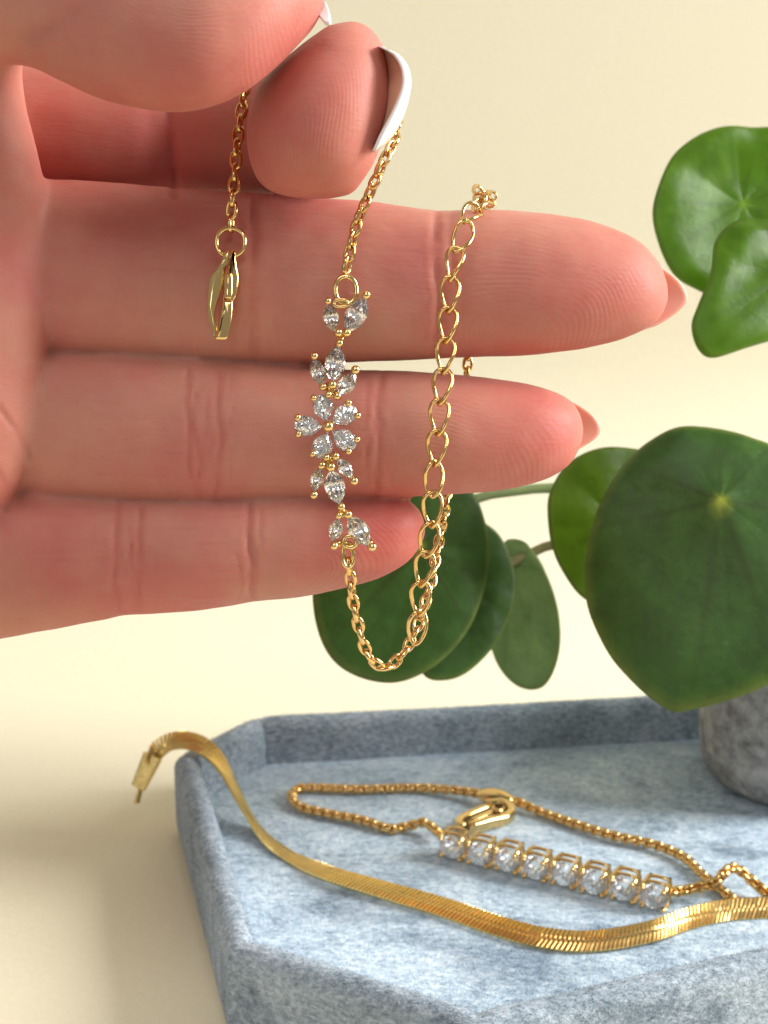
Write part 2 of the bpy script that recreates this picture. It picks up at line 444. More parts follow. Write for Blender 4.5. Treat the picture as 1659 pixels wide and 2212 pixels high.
# ------------------------------------------------------------------ potted plant
def leaf_mesh(outline, cen, d0, du=0.0, dv=0.0, dome=0.0, dimple=0.0, wave=0.3, mat=None, thick=0.7, veins=7, curl=0.0, seed=0, name='leaf'):
    """round leaf blade: outline in picture units on a plane at depth d0 tilted by du,dv (mm per unit)."""
    N_, K = 144, 22
    O = closed_spline(outline, N_)
    cu, cv = cen
    V, F, vein, edge, fine = [], [], [], [], []
    nrm = (at(cu, cv + 50, d0 + dv * 50) - at(cu, cv, d0)).cross(at(cu + 50, cv, d0 + du * 50) - at(cu, cv, d0)).normalized()
    if nrm.dot(FWD) > 0: nrm = -nrm
    rmax = np.max(np.hypot(O[:, 0] - cu, O[:, 1] - cv))
    def pos(u, v, s, a):
        p = at(u, v, d0 + du * (u - cu) + dv * (v - cv))
        h = dome * (1 - s * s) + dimple * math.exp(-(s / .16) ** 2) - curl * max(0, s - .75) ** 2 * 16
        h += wave * mnoise.noise(Vector((math.cos(a) * s * 1.7 + seed * 7.3, math.sin(a) * s * 1.7, seed))) * (0.3 + s)
        # quilted relief between main veins
        h += 0.18 * abs(math.sin(a * veins / 2 + seed)) * s * (1 - s) * 4
        return p + nrm * h
    va = [seed + 2 * math.pi * (k / veins) + .25 * math.sin(k * 3 + seed) for k in range(veins)]
    V.append(pos(cu, cv, 0, 0)); vein.append(1.0); edge.append(0); fine.append(0)
    for j in range(1, K + 1):
        s = (j / K) ** .9
        for i in range(N_):
            u = cu + (O[i, 0] - cu) * s; v = cv + (O[i, 1] - cv) * s
            a = math.atan2(v - cv, u - cu)
            V.append(pos(u, v, s, a))
            dd = min(abs(math.atan2(math.sin(a - b), math.cos(a - b))) for b in va) * s * 22
            vein.append(max(math.exp(-(s / .055) ** 2), .05 * math.exp(-dd * dd * 1.6) * (1 - s * .8)))
            edge.append(max(0, (s - .94) / .06))
            br = abs(math.sin(a * veins * 1.5 + 2.2 * s * math.sin(a * 3 + seed) + seed))
            fine.append(.75 * max(math.exp(-dd * dd * 3.0), .7 * math.exp(-(br / .07) ** 2) * (s > .25)) * (1 - s) ** .5 * min(1, s * 5))
    nt_ = len(V)
    F += [(0, 1 + (i + 1) % N_, 1 + i) for i in range(N_)]
    for j in range(K - 1):
        for i in range(N_):
            a = 1 + j * N_ + i; b = 1 + j * N_ + (i + 1) % N_
            F.append((a, b, b + N_, a + N_))
    V2 = [p - nrm * (thick * (1.0 if k < nt_ - N_ else .55)) for k, p in enumerate(V)]
    F2 = [tuple(x + nt_ for x in f[::-1]) for f in F]
    last = 1 + (K - 1) * N_
    FS = [(last + i, last + (i + 1) % N_, nt_ + last + (i + 1) % N_, nt_ + last + i) for i in range(N_)]
    me = mesh(name, V + V2, F + F2 + FS, mat)
    for nm, data in (('vein', vein + vein), ('edge', edge + edge), ('fine_vein', fine + fine)):
        at_ = me.attributes.new(nm, 'FLOAT', 'POINT'); at_.data.foreach_set('value', data)
    bm = bmesh.new(); bm.from_mesh(me); bmesh.ops.recalc_face_normals(bm, faces=bm.faces); bm.to_mesh(me); bm.free()
    return me

def build_plant():
    root = empty('potted_plant', (74.5, 236, FLOOR_Z), 'round leaved green plant in a small concrete pot on the velvet tray', 'plant')
    # pot: turned profile with rounded foot
    prof = [(0, 0), (14.5, 0), (16.6, .5), (18.2, 1.8), (19.3, 4), (19.9, 7.5), (20.2, 13), (20.4, 22), (20.6, 30), (20.6, 33.4), (20.2, 34), (18.6, 34), (18.2, 33.2), (18, 27)]
    V, F = [], []; n = 56
    for (r, z) in prof:
        for k in range(n):
            a = 2 * math.pi * k / n
            rr = r + (.18 * mnoise.noise(Vector((math.cos(a) * 3, math.sin(a) * 3, z * .2))) if r > 5 else 0)
            V.append((74.5 + rr * .88 * math.cos(a), 236 + rr * .88 * math.sin(a), FLOOR_Z + .1 + z))
    for j in range(len(prof) - 1):
        for k in range(n):
            F.append((j * n + k, j * n + (k + 1) % n, (j + 1) * n + (k + 1) % n, (j + 1) * n + k))
    put('pot', mesh('pot', V, F, POT), root)
    V, F = [(74.5, 236, FLOOR_Z + 29.5)], []
    for j in range(1, 5):
        for k in range(32):
            a = 2 * math.pi * k / 32; r = 15.8 * j / 4
            V.append((74.5 + r * math.cos(a), 236 + r * math.sin(a), FLOOR_Z + 28.5 + random.uniform(-.6, .9)))
    F += [(0, 1 + k, 1 + (k + 1) % 32) for k in range(32)]
    for j in range(3):
        for k in range(32):
            a = 1 + j * 32 + k; b = 1 + j * 32 + (k + 1) % 32
            F.append((a, a + 32, b + 32, b))
    put('soil', mesh('soil', V, F, SOIL), root)
    top = Vector((77, 226, 88))
    V, F = tube(spline([(75, 236, 34), (74, 234, 52), (76, 230, 70), top], 14), [2.6, 2.6, 2.5, 2.5, 2.4, 2.4, 2.3, 2.3, 2.2, 2.2, 2.1, 2, 1.9, 1.6], 10)
    put('stem', mesh('stem', V, F, PETIOLEB), root)
    def petiole(pts, r0, r1, mat):
        pts = [p if isinstance(p, Vector) else at(*p) for p in pts]
        S = spline([tuple(p) for p in pts], 26)
        V, F = tube(S, list(np.linspace(r0, r1, 26)), 8)
        put('petiole', mesh('petiole', V, F, mat), root)
    def leaf(*a, label=None, **k):
        o = put('leaf', leaf_mesh(*a, **k), root)
        if label: o['label'] = label
        return o
    # big dark leaf in front of the pot
    leaf([(1263, 1243), (1267, 1199), (1280, 1135), (1300, 1081), (1334, 1020), (1368, 979), (1402, 952), (1453, 928), (1504, 922), (1571, 927), (1622, 942), (1680, 968), (1760, 1040), (1812, 1150), (1815, 1270), (1770, 1390), (1700, 1455), (1639, 1488), (1571, 1513), (1504, 1530), (1460, 1538), (1434, 1527), (1402, 1505), (1361, 1467), (1320, 1419), (1287, 1358), (1267, 1301)],
         (1555, 1092), 213, du=-.012, dv=-.020, dome=2.2, dimple=.9, wave=.9, mat=LEAF, seed=1, veins=7, curl=.3)
    petiole([(1558, 1094, 213.5), (1590, 1110, 224), (1650, 1240, 240), Vector((75, 226, 70))], .9, 1.2, PETIOLE)
    # yellow green leaf behind it, lit through
    leaf([(1185, 1110), (1192, 1060), (1225, 1005), (1280, 972), (1340, 966), (1410, 985), (1450, 1060), (1450, 1180), (1400, 1270), (1330, 1310), (1262, 1292), (1215, 1230), (1193, 1170)],
         (1330, 1130), 229, du=.03, dv=.0, dome=1.0, wave=.4, mat=LEAFT, seed=2, label='yellow green leaf lit through from behind')
    petiole([(1332, 1130, 230), (1420, 1160, 236), (1560, 1230, 243), Vector((75, 226, 74))], .8, 1.1, PETIOLE)
    # dark leaf hanging behind the little finger
    leaf([(676, 1300), (684, 1200), (730, 1100), (820, 1040), (930, 1030), (1010, 1050), (1047, 1120), (1056, 1210), (1042, 1290), (1005, 1370), (945, 1435), (870, 1472), (800, 1470), (735, 1440), (695, 1385)],
         (905, 1180), 228, du=.012, dv=-.010, dome=1.2, wave=.5, mat=LEAF, seed=3, curl=.15)
    petiole([(906, 1180, 229.5), (960, 1110, 236), (1040, 1073, 238), (1120, 1060, 239), (1195, 1054, 240), (1330, 1060, 243), (1480, 1130, 246), Vector((75, 227, 80))], .75, 1.1, PETIOLE)
    # second dark leaf peeping out beside it
    leaf([(900, 1300), (930, 1180), (1000, 1120), (1066, 1142), (1103, 1205), (1113, 1270), (1100, 1335), (1064, 1400), (1010, 1452), (960, 1470), (915, 1458), (890, 1390)],
         (1010, 1270), 236, du=.02, dv=-.012, dome=.9, wave=.4, mat=LEAF, seed=4)
    petiole([(1010, 1270, 237.5), (1060, 1240, 243), (1115, 1212, 245), (1195, 1176, 246), (1330, 1160, 248), (1480, 1190, 248), Vector((75, 227, 68))], .75, 1.1, PETIOLEB)
    # pale leaf seen from its underside
    leaf([(1085, 1180), (1105, 1164), (1140, 1180), (1178, 1240), (1203, 1320), (1205, 1400), (1185, 1465), (1155, 1490), (1110, 1478), (1070, 1430), (1050, 1350), (1055, 1260)],
         (1110, 1215), 247, du=-.07, dv=0, dome=1.0, wave=.5, mat=LEAFP, seed=5, label='pale leaf seen from its underside')
    # the two leaves at the upper right
    leaf([(1421, 480), (1428, 400), (1470, 320), (1540, 275), (1620, 268), (1720, 280), (1800, 360), (1820, 480), (1770, 590), (1680, 650), (1590, 650), (1515, 622), (1460, 580)],
         (1620, 430), 232, du=.02, dv=-.012, dome=-2.2, wave=1.0, mat=LEAFB, seed=6, curl=1.1, label='cupped bright green leaf at the top')
    petiole([(1620, 430, 236.2), (1690, 560, 245), (1720, 800, 250), Vector((78, 226, 90))], .8, 1.1, PETIOLE)
    leaf([(1500, 700), (1512, 655), (1535, 590), (1550, 520), (1585, 478), (1640, 467), (1720, 480), (1800, 540), (1820, 630), (1760, 700), (1680, 730), (1610, 752), (1545, 770), (1515, 750)],
         (1690, 600), 221, du=.028, dv=-.022, dome=1.6, wave=1.1, mat=LEAFB, seed=7, curl=.5)
    petiole([(1692, 600, 222.5), (1740, 700, 236), (1740, 900, 246), Vector((78, 226, 86))], .8, 1.1, PETIOLE)
build_plant()

# ------------------------------------------------------------------ hand
def sup(a, p):
    c, s = math.cos(a), math.sin(a)
    return math.copysign(abs(c) ** p, c), math.copysign(abs(s) ** p, s)
def loft(rows, horizontal, seg=40, p=0.92, sub=90):
    """rows: (along, lo, hi, depth_mid, half_depth). horizontal: along=u, lo/hi=v; else along=v, lo/hi=u."""
    S = spline(rows, sub)
    V, F = [], []
    for (al, lo, hi, d, h) in S:
        mid, half = (lo + hi) / 2, max(.5, abs(hi - lo) / 2)
        h = max(.05, h)
        for k in range(seg):
            a = 2 * math.pi * k / seg
            c, s = sup(a, p)
            dd = d - s * h
            # keep the outline where it was drawn even though the far side is deeper
            w = (mid + c * half)
            V.append(at(al, w, dd) if horizontal else at(w, al, dd))
    n = len(S)
    for i in range(n - 1):
        for k in range(seg):
            k2 = (k + 1) % seg
            F.append((i * seg + k, i * seg + k2, (i + 1) * seg + k2, (i + 1) * seg + k))
    F.append(tuple(range(seg))[::-1]); F.append(tuple((n - 1) * seg + k for k in range(seg)))
    return V, F

def build_hand():
    parts = []
    # middle finger
    parts.append(loft([(-160, 385, 750, 170, 8.5), (0, 383, 757, 169, 8.4), (100, 386, 766, 168, 8.3), (250, 395, 776, 167.5, 8.0), (400, 408, 782, 167, 7.9), (520, 416, 785, 166.8, 7.8), (640, 424, 787, 166.8, 7.8),
                       (780, 433, 782, 167, 7.9), (900, 448, 777, 167, 7.6), (960, 455, 774, 167, 7.5), (1050, 451, 771, 167, 7.9), (1150, 458, 766, 167.2, 8.1), (1250, 471, 754, 167.6, 7.8), (1330, 494, 736, 168, 7.0), (1390, 527, 711, 168.2, 5.6), (1425, 566, 684, 168.4, 3.6), (1441, 612, 650, 168.5, 1.0)], True))
    # ring finger
    parts.append(loft([(-160, 735, 1060, 171, 7.8), (0, 738, 1072, 170, 7.8), (100, 745, 1085, 168.5, 7.8), (250, 753, 1091, 167.5, 7.7), (400, 762, 1096, 167, 7.4), (440, 765, 1096, 167, 7.35), (560, 780, 1088, 167, 7.2), (700, 795, 1082, 167, 7.3), (820, 800, 1077, 167, 7.0), (900, 804, 1073, 167, 7.2),
                       (1000, 811, 1068, 167.2, 7.2), (1100, 823, 1055, 167.6, 6.8), (1180, 838, 1034, 168, 5.9), (1230, 862, 1004, 168.3, 4.3), (1252, 892, 968, 168.5, 2.6), (1260, 922, 938, 168.6, .8)], True))
    # little finger
    parts.append(loft([(-200, 1040, 1425, 171, 7.6), (-100, 1035, 1400, 170, 7.4), (0, 1047, 1379, 169, 7.2), (120, 1060, 1360, 168, 7.0), (230, 1067, 1340, 167.5, 6.7), (270, 1069, 1331, 167.4, 6.6), (400, 1071, 1321, 167.3, 6.7), (500, 1070, 1309, 167.3, 6.4), (545, 1068, 1302, 167.3, 6.2),
                       (640, 1066, 1292, 167.5, 6.3), (740, 1066, 1272, 167.8, 6.0), (820, 1068, 1248, 168.2, 5.2), (875, 1078, 1218, 168.6, 4.1), (905, 1098, 1184, 169, 2.6), (919, 1128, 1152, 169.2, .8)], True))
    # index finger: first bones, in the shade behind the thumb
    parts.append(loft([(-160, 120, 420, 176, 8.5), (0, 125, 425, 177, 8.4), (150, 140, 428, 177, 8.0), (280, 150, 430, 177.5, 8.0), (362, 155, 430, 178, 7.2), (440, 150, 432, 177, 8.0), (560, 140, 430, 174, 8.0), (660, 140, 420, 169, 7.5), (730, 170, 400, 165, 6)], True))
    # index fingertip, turned towards the lens, pinching against the thumb
    parts.append(loft([(46, 752, 768, 154.5, .8), (56, 708, 792, 154.2, 3.0), (75, 680, 812, 154, 4.6), (105, 640, 830, 153.8, 6.0), (150, 590, 839, 153.6, 7.2), (200, 552, 842, 153.6, 7.9), (250, 538, 838, 153.8, 8.3), (300, 533, 826, 154.2, 8.4), (350, 540, 808, 155, 8.0), (392, 558, 782, 156, 6.6), (418, 592, 757, 157, 4.6), (430, 640, 715, 157.5, 1.2)], False))
    # thumb
    parts.append(loft([(-640, 120, 560, 168, 11), (-500, 0, 520, 164, 12.5), (-350, -180, 380, 157, 12.5), (-200, -330, 190, 150, 11), (-60, -320, 165, 149, 11), (40, -300, 140, 148, 10.6), (130, -270, 176, 147, 10.6), (220, -240, 214, 146, 10.6), (310, -220, 235, 145.5, 10.4), (390, -205, 241, 145.2, 10.2), (460, -190, 229, 145.2, 9.8), (530, -170, 196, 145.6, 9.0), (590, -150, 150, 146.2, 7.9), (640, -130, 98, 147, 6.3), (675, -105, 58, 147.6, 4.4), (698, -70, 15, 148, 2.0), (704, -45, -15, 148.2, .7)], True))
    # ball of the thumb / palm edge at the left
    parts.append(loft([(-120, -600, 60, 160, 12), (0, -600, 70, 159, 12), (90, -590, 62, 160, 11.5), (150, -590, 46, 161, 11.5), (200, -590, 50, 162, 11.5), (260, -590, 64, 163, 11.5), (340, -590, 86, 163.5, 11.2), (430, -590, 101, 164, 11), (520, -590, 106, 164, 11), (640, -590, 109, 164, 11), (750, -590, 99, 164, 10.8), (830, -590, 86, 164, 10.6), (900, -590, 78, 164, 10.4), (1000, -590, 62, 164.5, 10), (1060, -590, 40, 165, 9.5), (1110, -590, 0, 166, 8.5), (1150, -590, -60, 167, 7), (1180, -590, -140, 168, 4)], False, p=.95))
    # the back of the palm behind everything at the left
    parts.append(loft([(-260, 80, 1400, 178, 10), (-150, 80, 1390, 178, 10), (-60, 110, 1340, 177, 8.5), (0, 150, 1250, 177, 6), (40, 260, 1100, 177, 2)], True, p=.7, sub=40))
    # wrist and the start of the forearm, beyond the picture's left edge
    parts.append(loft([(-1500, 330, 1080, 176, 17), (-1200, 330, 1080, 175, 17), (-1000, 310, 1100, 174, 16), (-800, 240, 1180, 172, 16), (-600, 130, 1280, 171, 15), (-420, 80, 1360, 172, 13), (-300, 80, 1380, 174, 10)], True, p=.9, sub=50))
    V, F = join(*parts)
    me = mesh('hand_build', V, F)
    tmp = bpy.data.objects.new('hand_build', me); COL.objects.link(tmp)
    md = tmp.modifiers.new('r', 'REMESH'); md.mode = 'VOXEL'; md.voxel_size = 0.33 * MM; md.adaptivity = 0
    sm = tmp.modifiers.new('s', 'SMOOTH'); sm.factor = .5; sm.iterations = 4
    dg = bpy.context.evaluated_depsgraph_get(); dg.update()
    hm = bpy.data.meshes.new_from_object(tmp.evaluated_get(dg)); hm.name = 'hand'
    bpy.data.objects.remove(tmp); bpy.data.meshes.remove(me)
    n = len(hm.vertices)
    co = np.empty(n * 3); hm.vertices.foreach_get('co', co); co = co.reshape(-1, 3) / MM
    no = np.empty(n * 3); hm.vertices.foreach_get('normal', no); no = no.reshape(-1, 3)
    rel = co - np.array(CAM); d = rel @ np.array(FWD)
    U = 829.5 + FPX * (rel @ np.array(RT)) / d; Vv = 1106 - FPX * (rel @ np.array(UP)) / d
    # soften the fold where the palm meets the fingers
    ne = len(hm.edges); E = np.empty(ne * 2, int); hm.edges.foreach_get('vertices', E); E = E.reshape(-1, 2)
    val = np.bincount(E.ravel(), minlength=n).astype(float)
    mask = np.clip((190 - U) / 110, 0, 1) * np.clip((Vv - 90) / 80, 0, 1) * np.clip((176 - d) / 6, 0, 1)
    mask = np.maximum(mask, .35 * np.clip((1000 - U) / 100, 0, 1))
    for it in range(28):
        mk = mask if it < 28 else mask
        if it >= 6: mk = np.where(mask > .36, mask, 0)
        av = np.stack([np.bincount(E[:, 0], co[E[:, 1], k], n) + np.bincount(E[:, 1], co[E[:, 0], k], n) for k in range(3)], 1) / val[:, None]
        co = co + (av - co) * (mk * .6)[:, None]
    face = np.clip(-(no @ np.array(FWD)) * 1.5, 0, 1)
    disp = np.zeros(n); flush = np.zeros(n)
    front = d < 172
    def groove(pts, w, depth, red=0.25, wob=0.0, cond=None):
        P = np.array(pts, float); best = np.full(n, 1e9)
        for a, b in zip(P[:-1], P[1:]):
            ab = b - a; t = np.clip(((U - a[0]) * ab[0] + (Vv - a[1]) * ab[1]) / (ab @ ab), 0, 1)
            dd = np.hypot(U - a[0] - t * ab[0], Vv - a[1] - t * ab[1])
            best = np.minimum(best, dd)
        g = np.exp(-(best / w) ** 2) * face
        if cond is not None: g = g * cond
        # flesh swells a little either side
        vary = .65 + .5 * np.sin(U * .031 + Vv * .043 + pts[0][0]) * np.sin(Vv * .021 + pts[0][1])
        g = g * vary
        disp[:] += -g * depth + depth * .12 * np.exp(-((best - 2.6 * w) / (1.5 * w)) ** 2) * face * (1 if cond is None else cond)
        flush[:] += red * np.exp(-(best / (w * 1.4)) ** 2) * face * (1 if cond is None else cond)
    isM = (Vv > 380) & (Vv < 790) & (d > 155); isR = (Vv > 770) & (Vv < 1095); isP = (Vv > 1070)
    # middle finger joints
    groove([(945, 430), (938, 540), (950, 660), (942, 790)], 7, .32, .30, cond=isM & (d < 170))
    groove([(975, 440), (972, 520), (985, 610)], 5, .12, .15, cond=isM)
    groove([(540, 410), (548, 520), (542, 660), (552, 790)], 9, .16, .2, cond=isM & (d < 170))
    groove([(500, 560), (506, 690), (498, 780)], 7, .08, .12, cond=isM & (d < 170))
    # ring finger joints
    groove([(408, 800), (402, 860), (412, 930), (408, 1000), (428, 1075)], 5.5, .17, .34, cond=isR)
    groove([(425, 850), (418, 920), (436, 1000), (430, 1030)], 4, .10, .25, cond=isR)
    groove([(474, 810), (470, 880), (480, 950), (472, 1000), (470, 1060)], 5.5, .13, .30, cond=isR)
    groove([(828, 795), (815, 880), (822, 980), (812, 1070)], 7, .22, .22, cond=isR)
    groove([(795, 830), (790, 930), (795, 1040)], 5, .1, .12, cond=isR)
    # little finger joints
    groove([(258, 1090), (250, 1150), (252, 1210), (246, 1260), (262, 1325)], 6, .17, .3, cond=isP)
    groove([(306, 1100), (300, 1160), (308, 1220), (298, 1270), (300, 1320)], 6, .15, .3, cond=isP)
    groove([(540, 1092), (536, 1150), (546, 1220), (546, 1300)], 6, .3, .32, cond=isP)
    groove([(566, 1100), (560, 1180)], 4, .1, .15, cond=isP)
    # index in shade
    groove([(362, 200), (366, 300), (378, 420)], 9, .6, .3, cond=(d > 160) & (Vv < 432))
    # palm edge creases
    groove([(0, 880), (40, 935), (62, 985)], 6, .3, .2, cond=(U < 80))
    groove([(-10, 1010), (20, 1060), (10, 1100)], 7, .3, .2, cond=(U < 60))
    groove([(60, 80), (130, 40), (200, -30)], 26, .5, .1, cond=(Vv < 170))
    # lengthwise fine lines on the finger segments
    rng = random.Random(3)
    for (u0, u1, v0, v1, cnt, cnd) in ((130, 380, 800, 1060, 16, isR), (500, 800, 815, 1060, 14, isR), (330, 520, 1110, 1300, 12, isP), (40, 240, 1110, 1330, 12, isP), (120, 500, 420, 760, 12, isM), (580, 920, 460, 760, 10, isM), (580, 860, 1100, 1250, 8, isP)):
        for _ in range(cnt):
            a = rng.uniform(u0, u1); b = min(u1, a + rng.uniform(40, 140)); y = rng.uniform(v0, v1)
            groove([(a, y), ((a + b) / 2, y + rng.uniform(-5, 5)), (b, y + rng.uniform(-6, 6))], 2.6, rng.uniform(.02, .05), .08, cond=cnd)
    for (uc, sp, v0, v1, cnt, cnd) in ((945, 40, 470, 760, 16, isM), (545, 45, 430, 770, 12, isM), (440, 50, 800, 1070, 22, isR), (818, 32, 815, 1060, 12, isR), (278, 45, 1100, 1315, 20, isP), (545, 28, 1095, 1295, 12, isP)):
        for _ in range(cnt):
            a = uc + rng.gauss(0, sp * .55); y = rng.uniform(v0, v1); ln = rng.uniform(18, 75); k = rng.uniform(-.28, .28)
            groove([(a, y), (a + k * ln * .5 + rng.uniform(-3, 3), y + ln * .5), (a + k * ln, min(v1 + 5, y + ln))], rng.uniform(1.8, 3.2), rng.uniform(.03, .10), .14, cond=cnd & (d < 172))
    # flesh colour: pinker pads and finger borders
    for (u, v, r, k) in ((1310, 620, 190, .55), (1160, 930, 150, .65), (840, 1150, 140, .85), (690, 300, 190, .5), (610, 60, 150, .35), (250, 300, 260, .45), (40, 1240, 200, .25), (1090, 620, 130, .25), (640, 930, 160, .1), (200, 1150, 150, .2)):
        flush += k * np.exp(-((U - u) ** 2 + (Vv - v) ** 2) / (r * r))
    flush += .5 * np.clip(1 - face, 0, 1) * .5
    # broad unevenness
    sub = np.array([mnoise.noise(Vector(c) * .10) * .22 + mnoise.noise(Vector(c) * .33 + Vector((9, 2, 4))) * .07 for c in co[::1]])
    co2 = co + no * (disp + sub)[:, None]
    hm.vertices.foreach_set('co', (co2 * MM).ravel())
    # fingerprint ridge phase: arcs about each pad
    ridge = np.zeros(n); amount = np.full(n, .0)
    wob = 9 * np.sin(U * .017 + 1.3) * np.sin(Vv * .021) + 4 * np.sin(U * .041 + Vv * .033)
    def pads(u, v, eu, ev, rad, cnd):
        rr = np.hypot((U - u) / eu, (Vv - v) / ev) + wob
        w = np.exp(-(((U - u) / rad) ** 2 + ((Vv - v) / (rad * .9)) ** 2) ** 2) * cnd * (.55 + .45 * np.sin(U * .023 + Vv * .019 + u))
        k = w > amount
        ridge[k] = (rr * 2 * math.pi / 9.5)[k]; amount[k] = w[k]
    pads(1090, 720, 1.25, 1.0, 330, isM & (U > 960)); pads(930, 1010, 1.3, 1.0, 300, isR & (U > 850)); pads(690, 1230, 1.3, 1.0, 240, isP & (U > 600))
    pads(420, 330, 1.0, 2.6, 420, (d < 166) & (U > 520) & (Vv < 440)); pads(430, -160, 1.0, 1.1, 420, (Vv < 235) & (U > 260) & (U < 720) & (d < 150))
    for nm, data in (('flush', np.clip(flush, 0, 1)), ('ridge', ridge), ('ridge_amount', amount)):
        a_ = hm.attributes.new(nm, 'FLOAT', 'POINT'); a_.data.foreach_set('value', data.astype(np.float32))
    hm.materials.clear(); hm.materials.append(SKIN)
    hm.polygons.foreach_set('use_smooth', [True] * len(hm.polygons)); hm.update()
    hand = put('hand', hm)
    tag(hand, 'hand with palm towards the lens, fingers outstretched, thumb and forefinger pinching a gold chain', 'hand')

    # nails
    def plate(outline, cen, d0, bulge, thick, mat, across=True, label=None, du=0, dv=0):
        N_, K = 40, 8
        O = closed_spline(outline, N_); cu, cv = cen
        V = [at(cu, cv, d0)]; F = []
        hs = max(abs(O[:, 1] - cv)) if across else max(abs(O[:, 0] - cu))
        for j in range(1, K + 1):
            for i in range(N_):
                u = cu + (O[i, 0] - cu) * j / K; v = cv + (O[i, 1] - cv) * j / K
                t = ((v - cv) if across else (u - cu)) / hs
                V.append(at(u, v, d0 - bulge * t * t + du * (u - cu) + dv * (v - cv)))
        nt_ = len(V)
        F += [(0, 1 + i, 1 + (i + 1) % N_) for i in range(N_)]
        for j in range(K - 1):
            for i in range(N_):
                a = 1 + j * N_ + i; b = 1 + j * N_ + (i + 1) % N_
                F.append((a, a + N_, b + N_, b))
        V2 = [p + FWD * thick for p in V]; F2 = [tuple(x + nt_ for x in f[::-1]) for f in F]
        l = 1 + (K - 1) * N_
        FS = [(l + i, nt_ + l + i, nt_ + l + (i + 1) % N_, l + (i + 1) % N_) for i in range(N_)]
        me = mesh('nail', V + V2, F + F2 + FS, mat)
        bm = bmesh.new(); bm.from_mesh(me); bmesh.ops.recalc_face_normals(bm, faces=bm.faces); bm.to_mesh(me); bm.free()
        o = put('nail', me, hand)
        if label: o['label'] = label
    plate([(1330, 560), (1400, 565), (1448, 590), (1474, 615), (1486, 642), (1476, 663), (1446, 688), (1404, 708), (1340, 712)], (1400, 640), 171.5, 3.0, .3, NAILP, label='bare nail tip of the middle finger')
    plate([(1170, 850), (1222, 862), (1262, 882), (1286, 902), (1298, 926), (1288, 946), (1262, 964), (1222, 985), (1170, 995)], (1220, 924), 171.3, 2.6, .3, NAILP, label='bare nail tip of the ring finger')
    # forefinger nail: a curved shell hugging the right side of the fingertip
    rows = [(100, 822, 827), (110, 842, 850), (121, 858, 867), (145, 872, 883), (171, 876, 889), (193, 873, 888), (226, 860, 881), (260, 843, 869), (291, 826, 852), (310, 818, 835), (326, 811, 816)]
    V, F = [], []; M_ = 9
    S = spline(rows, 30)
    for (v, ui, uo) in S:
        ring = []
        for k in range(M_):
            t = k / (M_ - 1)
            u = ui + (uo - ui) * math.sin(t * math.pi * .62) / 1.0
            dd = 147.6 + 10.5 * t ** 1.25 + 2.0 * ((v - 215) / 115) ** 2 * .6
            ring.append(at(u, v, dd))
        for k in range(M_ - 1, -1, -1):
            t = k / (M_ - 1)
            u = ui + (uo - ui) * math.sin(t * math.pi * .62) - 7
            dd = 148.0 + 10.5 * t ** 1.25 + 2.0 * ((v - 215) / 115) ** 2 * .6
            ring.append(at(u, v, dd))
        V += ring
    m = 2 * M_
    for i in range(len(S) - 1):
        for k in range(m):
            F.append((i * m + k, i * m + (k + 1) % m, (i + 1) * m + (k + 1) % m, (i + 1) * m + k))
    F.append(tuple(range(m))); F.append(tuple((len(S) - 1) * m + k for k in range(m))[::-1])
    shell = (V, F)
    me = mesh('nail', V, F, NAILW)
    bm = bmesh.new(); bm.from_mesh(me); bmesh.ops.recalc_face_normals(bm, faces=bm.faces); bm.to_mesh(me); bm.free()
    o = put('nail', me, hand); o['label'] = 'white painted nail of the forefinger'
    V, F = [], []
    S = spline([(104, 806, 836), (120, 812, 856), (145, 818, 872), (171, 820, 875), (193, 820, 870), (226, 818, 857), (260, 814, 841), (291, 808, 825), (315, 803, 816)], 24)
    for (v, ui, uo) in S:
        for k in range(7):
            t = k / 6; V.append(at(ui + (uo - ui) * t, v, 153.9 - 5.4 * t + 1.6 * ((v - 205) / 115) ** 2))
        for k in range(6, -1, -1):
            t = k / 6; V.append(at(ui + (uo - ui) * t, v, 154.7 - 5.4 * t + 1.6 * ((v - 205) / 115) ** 2))
    for i in range(len(S) - 1):
        for k in range(14): F.append((i * 14 + k, i * 14 + (k + 1) % 14, (i + 1) * 14 + (k + 1) % 14, (i + 1) * 14 + k))
    F.append(tuple(range(14))); F.append(tuple((len(S) - 1) * 14 + k for k in range(14))[::-1])
    me = mesh('nail_bed', V, F, NAILB); bm = bmesh.new(); bm.from_mesh(me); bmesh.ops.recalc_face_normals(bm, faces=bm.faces); bm.to_mesh(me); bm.free()
    put('nail_bed', me, hand)
    plate([(600, -50), (660, -30), (695, -8), (712, 26), (714, 50), (702, 47), (690, 33), (672, 17), (645, 4), (600, -6)], (672, 0), 147.5, 2.0, .8, NAILW, du=-.01, label='white painted nail of the thumb')
    return hand
hand = build_hand()

